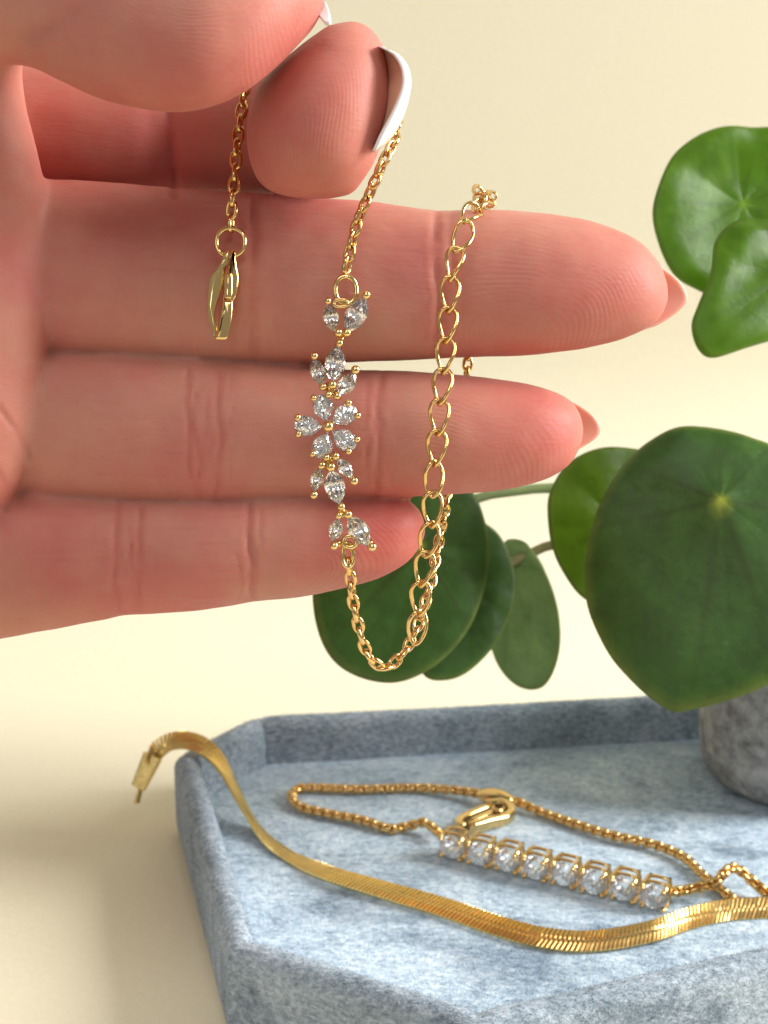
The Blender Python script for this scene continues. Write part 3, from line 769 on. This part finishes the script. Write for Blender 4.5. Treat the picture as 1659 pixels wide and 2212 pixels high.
# ------------------------------------------------------------------ chains
def link_mesh(name, Lh, Wd, r, mat, twist=0.0, tear=0.0, seg=24, flat=1.0, ring=8):
    """oval wire link along local X."""
    P = []
    for k in range(seg):
        a = 2 * math.pi * k / seg
        x = math.cos(a); y = math.sin(a)
        x = math.copysign(abs(x) ** .85, x) * (Lh / 2 - r); w = (Wd / 2 - r) * y * (1 - tear * x / (Lh / 2) * .9)
        t = twist * x / (Lh / 2)
        P.append((x, w * math.cos(t), w * math.sin(t)))
    V, F = tube(P, r, ring, closed=True, flat=flat)
    bm = bmesh.new(); me = mesh(name, V, F, mat); bm.from_mesh(me); bmesh.ops.recalc_face_normals(bm, faces=bm.faces); bm.to_mesh(me); bm.free()
    return me
def lay_chain(root, name, me, path, pitch, ref, roll0=0.0, step=math.pi / 2, jitter=.12, rng=random.Random(5), tilt=0.0):
    S = spline([tuple(p) for p in path], 400)
    s = np.concatenate([[0], np.cumsum(np.linalg.norm(np.diff(S, axis=0), axis=1))])
    n = int(s[-1] / pitch) + 1
    for i in range(n):
        t = min(i * pitch, s[-1])
        p = Vector([np.interp(t, s, S[:, k]) for k in range(3)])
        q = Vector([np.interp(min(t + .3, s[-1]), s, S[:, k]) for k in range(3)]); q0 = Vector([np.interp(max(t - .3, 0), s, S[:, k]) for k in range(3)])
        x = (q - q0).normalized()
        M = frame4(p, x, ref) @ Matrix.Rotation(roll0 + i * step + rng.uniform(-jitter, jitter), 4, 'X') @ Matrix.Rotation(rng.uniform(-.06, .06) + tilt, 4, 'Y')
        put(name, me, root, M)
    return n

def stone_mesh(Lh, Wd, kind, name='stone', depth=.62, N_=14):
    """faceted stone, length along local X, table towards +Z (mm)."""
    def out(a):
        if kind == 'marquise':
            x = math.cos(a); y = math.sin(a)
            yy = (1 - abs(x) ** 2.1) * math.copysign(1, y) if abs(y) > 1e-6 else 0
            return x * Lh / 2, yy * Wd / 2
        if kind == 'pear':
            x = math.cos(a); y = math.sin(a) * (math.sin(a / 2) ** .0)
            w = (1 - max(0, x) ** 1.5) if x > 0 else 1.0
            return x * Lh * .5 if x > 0 else x * Lh * .5, y * Wd / 2 * (0.55 + .45 * w if x > 0 else 1) * (1.0 if x < .2 else (1 - ((x - .2) / .8) ** 1.6) ** .8 + .0)
        return math.cos(a) * Lh / 2, math.sin(a) * Wd / 2
    ang = [2 * math.pi * (k + .0) / N_ for k in range(N_)]; mid = [2 * math.pi * (k + .5) / N_ for k in range(N_)]
    W = Wd
    rings = [(ang, .54, .24 * W), (mid, .80, .15 * W), (ang, 1.0, .02 * W), (ang, 1.0, -.03 * W), (mid, .60, -.30 * W), (ang, .26, -.50 * W)]
    V = []
    for (an, s, z) in rings:
        for a in an:
            x, y = out(a); V.append(Vector((x * s, y * s, z)))
    F = [tuple(range(N_))]
    for j in range(len(rings) - 1):
        A, B = j * N_, (j + 1) * N_
        off = rings[j][0] is ang and rings[j + 1][0] is mid
        on = rings[j][0] is mid and rings[j + 1][0] is ang
        for k in range(N_):
            k2 = (k + 1) % N_
            if off: F += [(A + k, B + k, A + k2), (A + k2, B + k, B + k2)]
            elif on: F += [(A + k, B + k, B + k2), (A + k, B + k2, A + k2)]
            else: F.append((A + k, B + k, B + k2, A + k2))
    V.append(Vector((0, 0, -depth * W))); c = len(V) - 1; A = (len(rings) - 1) * N_
    F += [(A + k, c, A + (k + 1) % N_) for k in range(N_)]
    me = mesh(name, V, F, STONE, smooth=False)
    bm = bmesh.new(); bm.from_mesh(me); bmesh.ops.remove_doubles(bm, verts=bm.verts, dist=1e-6); bmesh.ops.recalc_face_normals(bm, faces=bm.faces); bm.to_mesh(me); bm.free()
    me.polygons.foreach_set('use_smooth', [False] * len(me.polygons))
    return me

DF = 155.6                                                # depth of the flower spray
def ribbon(pts, width, thick, wdir):
    """flat bar along pts: width along wdir, thick across."""
    pts = [Vector(p) for p in pts]; V, F = [], []; n = len(pts); wd = Vector(wdir).normalized()
    for i, p in enumerate(pts):
        t = (pts[min(i + 1, n - 1)] - pts[max(i - 1, 0)]).normalized()
        nn = t.cross(wd).normalized()
        th = thick[i] if hasattr(thick, '__len__') else thick
        c = .22 * min(th, width)
        for (a, b) in ((-1, -1 + 2 * c / width), (-1 + 2 * c / width, -1), (1 - 2 * c / width, -1), (1, -1 + 2 * c / width), (1, 1 - 2 * c / width), (1 - 2 * c / width, 1), (-1 + 2 * c / width, 1), (-1, 1 - 2 * c / width)):
            V.append(p + wd * (a * width / 2) + nn * (b * th / 2))
    for i in range(n - 1):
        for k in range(8):
            F.append((i * 8 + k, i * 8 + (k + 1) % 8, (i + 1) * 8 + (k + 1) % 8, (i + 1) * 8 + k))
    F.append(tuple(range(8))[::-1]); F.append(tuple((n - 1) * 8 + k for k in range(8)))
    return V, F

def build_flower_bracelet():
    at = lambda u, v, d: at_px(u, v, d + 1.0)
    root = empty('flower_bracelet', at(715, 920, DF + 2), 'gold bracelet with clear crystal flower and leaf spray, held up by the hand', 'bracelet')
    cable = link_mesh('cable_link', 2.34, 1.48, .215, GOLD, seg=20, flat=1.25)
    # chain hanging at the left with the clasp
    lay_chain(root, 'chain_link', cable, [at(*p) for p in ((529, 190, 158.5), (524, 225, 158), (517, 275, 157.6), (511, 330, 157.2), (506, 395, 156.9), (500, 455, 156.8), (498, 488, 156.8))], 1.43, -FWD, .15)
    # chain from fingertip to the spray
    lay_chain(root, 'chain_link', cable, [at(*p) for p in ((858, 270, 160), (850, 305, 158), (832, 342, 157), (812, 386, 156.6), (792, 432, 156.4), (772, 482, 156.2), (760, 525, 156.1), (750, 575, 156), (748, 598, 156))], 1.43, -FWD, .6)
    # chain from the spray, round the bottom and up behind the fingers
    lay_chain(root, 'chain_link', cable, [at(*p) for p in ((752, 1197, 156.3), (756, 1235, 156.8), (762, 1290, 157.8), (774, 1350, 159), (789, 1400, 160), (808, 1430, 161), (832, 1442, 162), (858, 1425, 163), (884, 1392, 164), (905, 1345, 165.5), (924, 1285, 167), (938, 1225, 169), (951, 1155, 172), (963, 1090, 176), (985, 960, 179.5), (1010, 790, 180), (1024, 600, 180), (1036, 480, 178), (1045, 425, 173))], 1.43, -FWD, .3)
    # extender: larger twisted links, draped over the finger and hanging in front
    curb = link_mesh('extender_link', 4.5, 2.5, .235, GOLD, twist=.75, tear=.34, seg=28, ring=8)
    lay_chain(root, 'extender_link', curb, [at(*p) for p in ((1050, 428, 171), (1040, 415, 167.5), (1044, 438, 162.5), (1018, 462, 158.8), (1004, 500, 157.6), (986, 545, 157), (975, 600, 156.7), (969, 665, 156.6), (964, 735, 156.7), (958, 805, 156.8), (951, 870, 156.7), (946, 935, 156.7), (940, 1000, 156.8), (935, 1065, 157.1), (932, 1130, 157.6), (921, 1195, 158), (911, 1260, 158.6), (905, 1325, 159.4), (899, 1372, 160))], 3.42, -FWD, .30, 0.0, jitter=.55)
    small = link_mesh('small_ring', 1.5, 1.3, .17, GOLD)
    put('jump_ring', small, root, frame4(at(1062, 424, 168), RT + UP * .5, -FWD))
    put('jump_ring', small, root, frame4(at(1058, 438, 166), RT - UP * .3, -FWD + RT * .8))
    # rings
    def jring(u, v, ru, rv, d, r, nrm=None, name='jump_ring'):
        me = link_mesh(name, 2 * px(rv, d), 2 * px(ru, d), r, GOLDP, seg=32, ring=10)
        put(name, me, root, frame4(at(u, v, d), UP, nrm or -FWD))
    jring(498, 523, 36, 36, 156.6, .27)
    jring(747, 627, 29, 36, 155.6, .31, -FWD + RT * .15)
    jring(736, 655, 19, 12, 155.2, .20, -FWD * .6 + UP * .6)
    jring(756, 1170, 19, 17, 155.6, .25, -FWD * .7 + UP * .5)
    jring(752, 1199, 17, 31, 155.9, .21, -FWD + RT * .35)
    # clasp
    def zx(a, b, d): return at(384 + .16534 * a, 438.9 + .16534 * b, d)
    def solid(name, poly, d0, d1, parent, bev=.22):
        """bevelled plate with the drawn outline, from depth d0 (near) to d1."""
        O = closed_spline(poly, 56)
        T = np.roll(O, -1, 0) - np.roll(O, 1, 0); T /= np.linalg.norm(T, axis=1)[:, None]
        area2 = np.sum(O[:, 0] * np.roll(O[:, 1], -1) - np.roll(O[:, 0], -1) * O[:, 1])
        Nn = np.stack([-T[:, 1], T[:, 0]], 1) * (1 if area2 > 0 else -1)
        iu = bev / (.16534 * 156 / FPX)
        V, F = [], []
        for (ins, d) in ((iu * 2.1, d0), (iu * 1.1, d0 + .10), (iu * .35, d0 + bev * 1.0), (0, d0 + bev * 1.9), (0, d1 - bev), (iu, d1)):
            for q, nn in zip(O, Nn): V.append(zx(q[0] + nn[0] * ins, q[1] + nn[1] * ins, d))
        n_ = 56
        for l in range(5):
            for k in range(n_): F.append((l * n_ + k, l * n_ + (k + 1) % n_, (l + 1) * n_ + (k + 1) % n_, (l + 1) * n_ + k))
        F.append(tuple(range(n_))[::-1]); F.append(tuple(5 * n_ + k for k in range(n_)))
        me = mesh(name, V, F, GOLDP); bm = bmesh.new(); bm.from_mesh(me); bmesh.ops.recalc_face_normals(bm, faces=bm.faces); bm.to_mesh(me); bm.free()
        return put(name, me, parent)
    cl = solid('clasp', [(700, 615), (755, 625), (768, 740), (782, 850), (802, 950), (798, 1060), (785, 1160), (762, 1235), (728, 1290), (722, 1420), (702, 1560), (672, 1690), (640, 1780), (560, 1788), (478, 1765), (520, 1630), (556, 1440), (578, 1300), (598, 1160), (604, 1000), (612, 900), (655, 845), (690, 780)], 155.4, 157.0, root)
    solid('clasp_plate', [(600, 640), (645, 600), (682, 640), (672, 770), (600, 860), (604, 960), (590, 1060), (550, 1190), (500, 1330), (486, 1450), (505, 1600), (528, 1715), (478, 1748), (428, 1610), (386, 1400), (402, 1100), (432, 940), (520, 840), (572, 730)], 155.8, 157.4, cl, .11)
    solid('lever', [(592, 1268), (655, 1262), (716, 1282), (722, 1340), (704, 1550), (672, 1690), (640, 1776), (560, 1784), (484, 1764), (526, 1620), (560, 1440), (580, 1330)], 154.9, 155.8, cl, .16)
    solid('hinge_pad', [(618, 930), (690, 905), (716, 980), (714, 1120), (698, 1240), (610, 1236), (606, 1080)], 155.1, 155.8, cl, .14)
    # the spray of stones
    def z4(a, b): return (603.5 + .16534 * a, 576 + .16534 * b)
    def z5(a, b): return (603.5 + .17361 * a, 850.3 + .17361 * b)
    stones = [  # kind, centre, axis end points, length px, width px
        ('marquise', z4(676, 665), (60, 330), 57, 32), ('marquise', z4(1000, 635), (-225, 400), 79, 43), ('marquise', z4(728, 1275), (-70, 430), 74, 42),
        ('marquise', z4(500, 1375), (95, 305), 55, 31), ('marquise', z4(880, 1535), (-200, 255), 55, 34),
        ('pear', z5(547, 185), (75, 290), 57, 42), ('pear', z5(800, 275), (-300, 195), 57, 43), ('pear', z5(365, 405), (325, 20), 57, 42), ('pear', z5(545, 640), (105, -290), 57, 41), ('pear', z5(800, 565), (-280, -215), 58, 42),
        ('marquise', z5(468, 1070), (-65, 250), 48, 28), ('marquise', z5(692, 1158), (90, 390), 71, 42), ('marquise', z5(815, 930), (165, 240), 51, 31),
        ('marquise', z5(702, 1695), (-85, 250), 47, 29), ('marquise', z5(985, 1705), (215, 340), 70, 40)]
    cache = {}
    rng = random.Random(11)
    for kind, (u, v), (du, dv), L_, W_ in stones:
        key = (kind, L_ // 4, W_ // 4)
        if key not in cache:
            cache[key] = stone_mesh(px(L_ * 1.10, DF), px(W_ * 1.10, DF), kind, N_=18)
        ax = RT * du - UP * dv
        nn = -FWD + RT * rng.uniform(-.16, .16) + UP * rng.uniform(-.10, .18)
        o = put('stone', cache[key], root, frame4(at(u, v, DF), ax, nn))
        # open gold basket under the stone: a rail following the girdle and two ribs
        pts = []
        Lm, Wm = px(L_, DF), px(W_, DF)
        for k in range(18):
            a = 2 * math.pi * k / 18
            x, y = math.cos(a), math.sin(a)
            if kind == 'marquise': yy = (1 - abs(x) ** 1.7) * (1 if y > 0 else -1) if abs(y) > 1e-6 else 0
            else: yy = y * (1 if x < .2 else max(0, 1 - ((x - .2) / .8) ** 1.6) ** .8)
            pts.append((x * Lm * .40, yy * Wm * .36, -.42 * Wm))
        V, F = tube(pts, .16, 6, closed=True)
        put('basket', mesh('basket', V, F, GOLDP), root, frame4(at(u, v, DF), ax, nn))
    beads = [(*z4(635, 450), 7.5), (*z4(1137, 372), 9.3), (*z4(772, 865), 9), (*z4(880, 865), 9), (*z4(785, 1000), 8), (*z4(457, 1167), 8), (*z4(995, 1350), 9), (*z4(570, 1572), 8), (*z4(692, 1545), 9.2), (*z4(640, 1672), 7.5), (*z4(757, 1690), 8.6),
             (*z4(447, 1717), 7), (*z4(905, 1780), 7.2), (*z4(1025, 1945), 7.2), (*z4(240, 1972), 7.5), (*z5(237, 505), 7), (*z5(968, 568), 7), (*z5(860, 718), 7), (*z5(415, 750), 7), (*z5(585, 797), 7.6), (*z5(700, 777), 8.5), (*z5(525, 892), 8.5), (*z5(640, 912), 10),
             (*z5(930, 1087), 9), (*z5(430, 1260), 8.8), (*z5(770, 1407), 8.8), (*z5(740, 1517), 7.7), (*z5(853, 1502), 9), (*z5(683, 1892), 8.5), (*z5(1155, 1907), 9.2)]
    bcache = {}
    def bead(u, v, r, d, name='prong'):
        key = round(r * 2)
        if key not in bcache:
            rm = px(r, d)
            sp = uvsphere((0, 0, 0), rm, 14, 10)
            st = tube([(0, 0, -rm * .5), (0, 0, -rm * 1.4), (0, 0, -1.5)], [rm * .72, rm * .66, rm * .6], 10)
            me = mesh('prong', *join(sp, st), GOLDP); bcache[key] = me
        put(name, bcache[key], root, frame4(at(u, v, d), RT, -FWD + UP * .05 + RT * rng.uniform(-.12, .12)))
    for (u, v, r) in beads: bead(u, v, r * 1.1, DF - .45)
    bead(*z5(610, 408), 12.8, DF - .75, 'centre_bead')
    # little bars joining the settings
    for a, b in ((z4(825, 850), z4(760, 1080)), (z4(640, 1560), z4(690, 1700)), (z4(600, 1540), z4(760, 1690)), (z5(560, 850), z5(690, 790)), (z5(540, 880), z5(660, 920)), (z5(760, 1380), z5(790, 1520)), (z5(735, 1510), z5(860, 1500)), (z5(640, 860), z5(620, 960)), (z5(683, 1880), z5(800, 1850)), (z5(1100, 1830), z5(1155, 1900))):
        V, F = tube([at(a[0], a[1], DF + .75), at((a[0] + b[0]) / 2, (a[1] + b[1]) / 2, DF + .7), at(b[0], b[1], DF + .75)], .42, 8)
        put('joining_bar', mesh('joining_bar', V, F, GOLDP), root)
build_flower_bracelet()

# ------------------------------------------------------------------ flat herringbone necklace
def build_herringbone():
    root = empty('herringbone_necklace', onz(1000, 1990, FLOOR_Z), 'flat gold herringbone chain curving across the tray and over its rim', 'necklace')
    fz = FLOOR_Z + 1.5
    def fl(u, v): return tuple(onz(u, v, fz))
    pts = [at(322, 1650, 249), at(340, 1621, 250), at(366, 1603, 250), at(400, 1599, 249), at(434, 1609, 248), at(464, 1634, 246.5), at(490, 1672, 244), at(515, 1718, 241), at(540, 1762, 238), at(568, 1800, 235), at(602, 1832, 231), at(650, 1861, 226.8)]
    pts = [tuple(p) for p in pts] + [fl(720, 1889), fl(830, 1922), fl(960, 1960), fl(1080, 2001), (fl(1180, 2026)), fl(1280, 2032), fl(1400, 2013), fl(1490, 1983), fl(1570, 1966), fl(1659, 1960), fl(1780, 1958)]
    keyu = np.array([322, 366, 434, 490, 540, 602, 720, 960, 1180, 1400, 1500, 1780], float)
    # width direction at those stations, as mixes of (camera up, away from camera, horizontal away from path)
    mixes = np.array([(.93, .10, 0, .30), (.97, .10, 0, .10), (.80, .45, 0, .25), (.22, 1, 0, .10), (.02, 1, 0, 0), (.04, .9, .25, 0), (.32, .2, .8, 0), (.60, 0, .75, 0), (.68, 0, .7, 0), (.62, 0, .7, 0), (.95, 0, .5, 0), (.95, 0, .45, 0)])
    # chevron slat: local X along chain, Y across the width, Z off the face
    W, pitch = 3.15, .66
    V, F = [], []
    ys = [-1, -.93, -.75, -.5, -.25, -.04, .04, .25, .5, .75, .93, 1]
    for y in ys:
        sl = (.85 * (y + 1) if y < 0 else .32 + .75 * y) - .4
        z = .36 - .20 * abs(y) - .12 * math.exp(-(y / .05) ** 2)
        z = z if abs(y) < .99 else .02
        for (x, zz) in ((-.33, z - .22), (-.26, z - .03), (-.02, z + .03), (.21, z + .03), (.30, z - .14)):
            V.append((sl + x, y * W / 2, zz))
        V.append((sl + .30, y * W / 2, -.35)); V.append((sl - .33, y * W / 2, -.35))
    m = 7
    for j in range(len(ys) - 1):
        for k in range(m):
            F.append((j * m + k, j * m + (k + 1) % m, (j + 1) * m + (k + 1) % m, (j + 1) * m + k))
    F.append(tuple(range(m))[::-1]); F.append(tuple((len(ys) - 1) * m + k for k in range(m)))
    slat = mesh('slat', V, F, GOLDH)
    bm = bmesh.new(); bm.from_mesh(slat); bmesh.ops.recalc_face_normals(bm, faces=bm.faces); bm.to_mesh(slat); bm.free()
    slat.polygons.foreach_set('use_smooth', [False] * len(slat.polygons))
    S = spline(pts, pitch)
    rng = random.Random(2)
    first = None
    for i in range(len(S)):
        p = Vector(S[i]); t = Vector(S[min(i + 1, len(S) - 1)] - S[max(i - 1, 0)]).normalized()
        r = p - CAM; d = r.dot(FWD); u = 829.5 + FPX * r.x / d
        mx = [np.interp(u, keyu, mixes[:, k]) for k in range(4)]
        hz = Vector((0, 0, 1)).cross(t).normalized()
        if hz.y < 0: hz = -hz
        w = UP * mx[0] + FWD * mx[1] + hz * mx[2] + RT * mx[3]
        w = (w - t * w.dot(t)).normalized()
        n = t.cross(w)                                     # towards the viewer side
        M = Matrix((t, w, n)).transposed().to_4x4(); M.translation = p
        M = M @ Matrix.Rotation(rng.uniform(-.025, .025), 4, 'X') @ Matrix.Rotation(rng.uniform(-.022, .022), 4, 'Y')
        put('slat', slat, root, M)
        if i == 0: first = M.copy()
    # end cap and tongue
    def cap(x0, x1, hw0, hw1, th):
        V, F = [], []
        for (x, hw) in ((x0, hw0), (x0 + .1, hw0 + .1), ((x0 + x1) / 2, (hw0 + hw1) / 2 + .1), (x1 - .15, hw1 + .1), (x1, hw1)):
            e = .1 if x in (x0, x1) else 0
            for (y, z) in ((-hw, -th + e), (-hw, th - e), (-hw * .8, th + .12 - e), (hw * .8, th + .12 - e), (hw, th - e), (hw, -th + e)):
                V.append((x, y, z))
        for i in range(4):
            for k in range(6): F.append((i * 6 + k, i * 6 + (k + 1) % 6, (i + 1) * 6 + (k + 1) % 6, (i + 1) * 6 + k))
        F.append(tuple(range(6))[::-1]); F.append(tuple(24 + k for k in range(6)))
        return V, F
    V, F = cap(-5.6, .6, 1.15, 1.6, .5)
    me = mesh('end_cap', V, F, GOLDH, smooth=False); bm = bmesh.new(); bm.from_mesh(me); bmesh.ops.recalc_face_normals(bm, faces=bm.faces); bm.to_mesh(me); bm.free()
    x_ = first.col[0].to_3d(); y_ = first.col[1].to_3d()
    M = first.copy()
    ax = (at(334, 1630, 249.5) - at(303, 1698, 249)).normalized()
    M = frame4(at(328, 1638, 249.3), ax, -FWD + UP * .55)
    put('end_cap', me, root, M)
    S2 = spline([tuple(at(304, 1696, 249)), tuple(at(301, 1712, 248.7)), tuple(at(297, 1727, 248.6)), tuple(at(296, 1735, 248.6))], 10)
    V, F = ribbon(S2, .9, .6, RT + FWD * .5)
    me = mesh('tongue', V, F, GOLDH); bm = bmesh.new(); bm.from_mesh(me); bmesh.ops.recalc_face_normals(bm, faces=bm.faces); bm.to_mesh(me); bm.free()
    put('tongue', me, root)
build_herringbone()

# ------------------------------------------------------------------ tennis bracelet lying on the tray
def build_tennis():
    root = empty('crystal_bar_bracelet', onz(1200, 1895, FLOOR_Z), 'gold box chain bracelet with a row of eight round crystals lying on the tray', 'bracelet')
    zc = FLOOR_Z + 2.35
    A, B = onz(976, 1829, zc), onz(1413, 1937, zc)
    ax = (B - A).normalized(); step = (B - A).length / 7
    nrm = Vector((-.10, -.97, -.08)); nrm = (nrm - ax * nrm.dot(ax)).normalized()
    side = nrm.cross(ax)
    dia = 4.35
    st = stone_mesh(dia, dia, 'round', N_=16)
    # basket: four prongs, two square rails
    h = dia * .5
    sets = []
    for (sx, sy) in ((1, 1), (1, -1), (-1, -1), (-1, 1)):
        S = [(sx * h * .72, sy * h * .72, .75), (sx * h * .80, sy * h * .80, .25), (sx * h * .80, sy * h * .80, -.8), (sx * h * .74, sy * h * .74, -2.3), (sx * h * .66, sy * h * .66, -3.2)]
        sets.append(tube(S, [.30, .36, .34, .32, .32], 8)); sets.append(uvsphere(S[0], .36, 8, 6))
    def rail(r, z, w):
        pts = []
        for k in range(32):
            a = 2 * math.pi * k / 32; c, s = sup(a, .55); pts.append((c * r, s * r, z))
        return tube(pts, w, 6, closed=True, flat=1.3, axis=(0, 0, 1))
    sets.append(rail(h * .86, -1.1, .25)); sets.append(rail(h * .80, -2.7, .27))
    V, F = join(*sets); bk = mesh('setting', V, F, GOLDP)
    bm = bmesh.new(); bm.from_mesh(bk); bmesh.ops.recalc_face_normals(bm, faces=bm.faces); bm.to_mesh(bk); bm.free()
    rng = random.Random(4)
    for i in range(8):
        p = A + ax * (step * i) + side * rng.uniform(-.1, .1)
        nn = nrm + side * rng.uniform(-.06, .06) + ax * rng.uniform(-.05, .05)
        s = put('setting', bk, root, frame4(p, ax, nn))
        put('stone', st, s, frame4(p, ax, nn) @ Matrix.Rotation(rng.uniform(0, .4), 4, 'Z'))
    # box chain: plump squared rings
    def box_link():
        P = []
        for k in range(20):
            a = 2 * math.pi * k / 20; c, s = sup(a, .6); P.append((c * .64, s * .64, 0))
        V, F = tube(P, .29, 8, closed=True, flat=1.5, axis=(0, 0, 1))
        me = mesh('box_link', V, F, GOLD); bm = bmesh.new(); bm.from_mesh(me); bmesh.ops.recalc_face_normals(bm, faces=bm.faces); bm.to_mesh(me); bm.free()
        return me
    bl = box_link()
    def lay(path, ref=Vector((0, 0, 1))):
        S = spline([tuple(p) for p in path], .92)
        for i in range(len(S)):
            t = Vector(S[min(i + 1, len(S) - 1)] - S[max(i - 1, 0)]).normalized()
            M = frame4(S[i], t, ref) @ Matrix.Rotation((i % 2) * math.pi / 2 + rng.uniform(-.12, .12), 4, 'X')
            put('chain_link', bl, root, M)
    z = FLOOR_Z + 1.0
    f = lambda u, v, dz=0: onz(u, v, z + dz)
    lay([f(948, 1800, 1.0), f(932, 1786, 1), f(914, 1777, 1), f(882, 1784, .2), f(842, 1790), f(778, 1771), f(706, 1757), f(652, 1744), f(631, 1724), f(643, 1704), f(690, 1702), f(778, 1705), f(890, 1702), f(970, 1706, .4), f(1026, 1713, .8)])
    lay([f(1112, 1729, .8), f(1171, 1755), f(1251, 1783), f(1331, 1807), f(1411, 1824), f(1475, 1851), f(1515, 1887), f(1548, 1914), f(1580, 1940), f(1620, 1962)])
    lay([f(1452, 1926, 1.2), f(1475, 1924, 1.0), f(1505, 1918, 1.2), f(1535, 1912, 2.2), f(1554, 1898, 3.2), f(1570, 1880, 3.8), f(1592, 1876, 3.2), f(1625, 1903, 1.5), f(1662, 1935, .4), f(1700, 1965)])
    # smooth oval slider
    c = f(1068, 1721, 1.0); t = (f(1112, 1729) - f(1026, 1713)).normalized()
    V, F = [], []
    n, m_ = 18, 16
    for j in range(n + 1):
        s = -1 + 2 * j / n; r = max(.25, (1 - abs(s) ** 2.2) ** .6)
        for k in range(m_):
            a = 2 * math.pi * k / m_; V.append((s * 3.4, math.cos(a) * r * 1.9, math.sin(a) * r * 1.15))
    for j in range(n):
        for k in range(m_): F.append((j * m_ + k, j * m_ + (k + 1) % m_, (j + 1) * m_ + (k + 1) % m_, (j + 1) * m_ + k))
    F.append(tuple(range(m_))[::-1]); F.append(tuple(n * m_ + k for k in range(m_)))
    put('slider_bead', mesh('slider_bead', V, F, GOLDP), root, frame4(c, t, (0, -.25, 1)))
    # lobster clasp lying below the slider
    def strip(name, pts, w, th, parent, wd=(0, -.3, 1)):
        S = spline([tuple(p) for p in pts], 18); V, F = ribbon(S, w, th, wd)
        me = mesh(name, V, F, GOLDP); bm = bmesh.new(); bm.from_mesh(me); bmesh.ops.recalc_face_normals(bm, faces=bm.faces); bm.to_mesh(me); bm.free()
        return put(name, me, parent)
    cl = strip('clasp', [f(1050, 1741, .6), f(1085, 1738, .6), f(1103, 1748, .4), f(1102, 1762, .2), f(1085, 1771, .2), f(1062, 1776, .4), f(1035, 1784, .5), f(1014, 1789, .6)], 2.2, 1.35, root)
    strip('lever', [f(1055, 1747, .5), f(1028, 1757, .6), f(1000, 1770, .7), f(990, 1782, .7), f(1003, 1790, .6)], 2.0, 1.2, cl)
    strip('clasp_bar', [f(1072, 1752, .8), f(1048, 1762, 1.0), f(1020, 1775, 1.1)], 1.2, 1.1, cl)
    V, F = tube(spline([tuple(f(1090, 1744, .9)), tuple(f(1080, 1752, 1.5)), tuple(f(1066, 1748, 1.4)), tuple(f(1068, 1738, .9))], 14), .4, 8)
    put('jump_ring', mesh('jump_ring', V, F, GOLDP), root)
build_tennis()
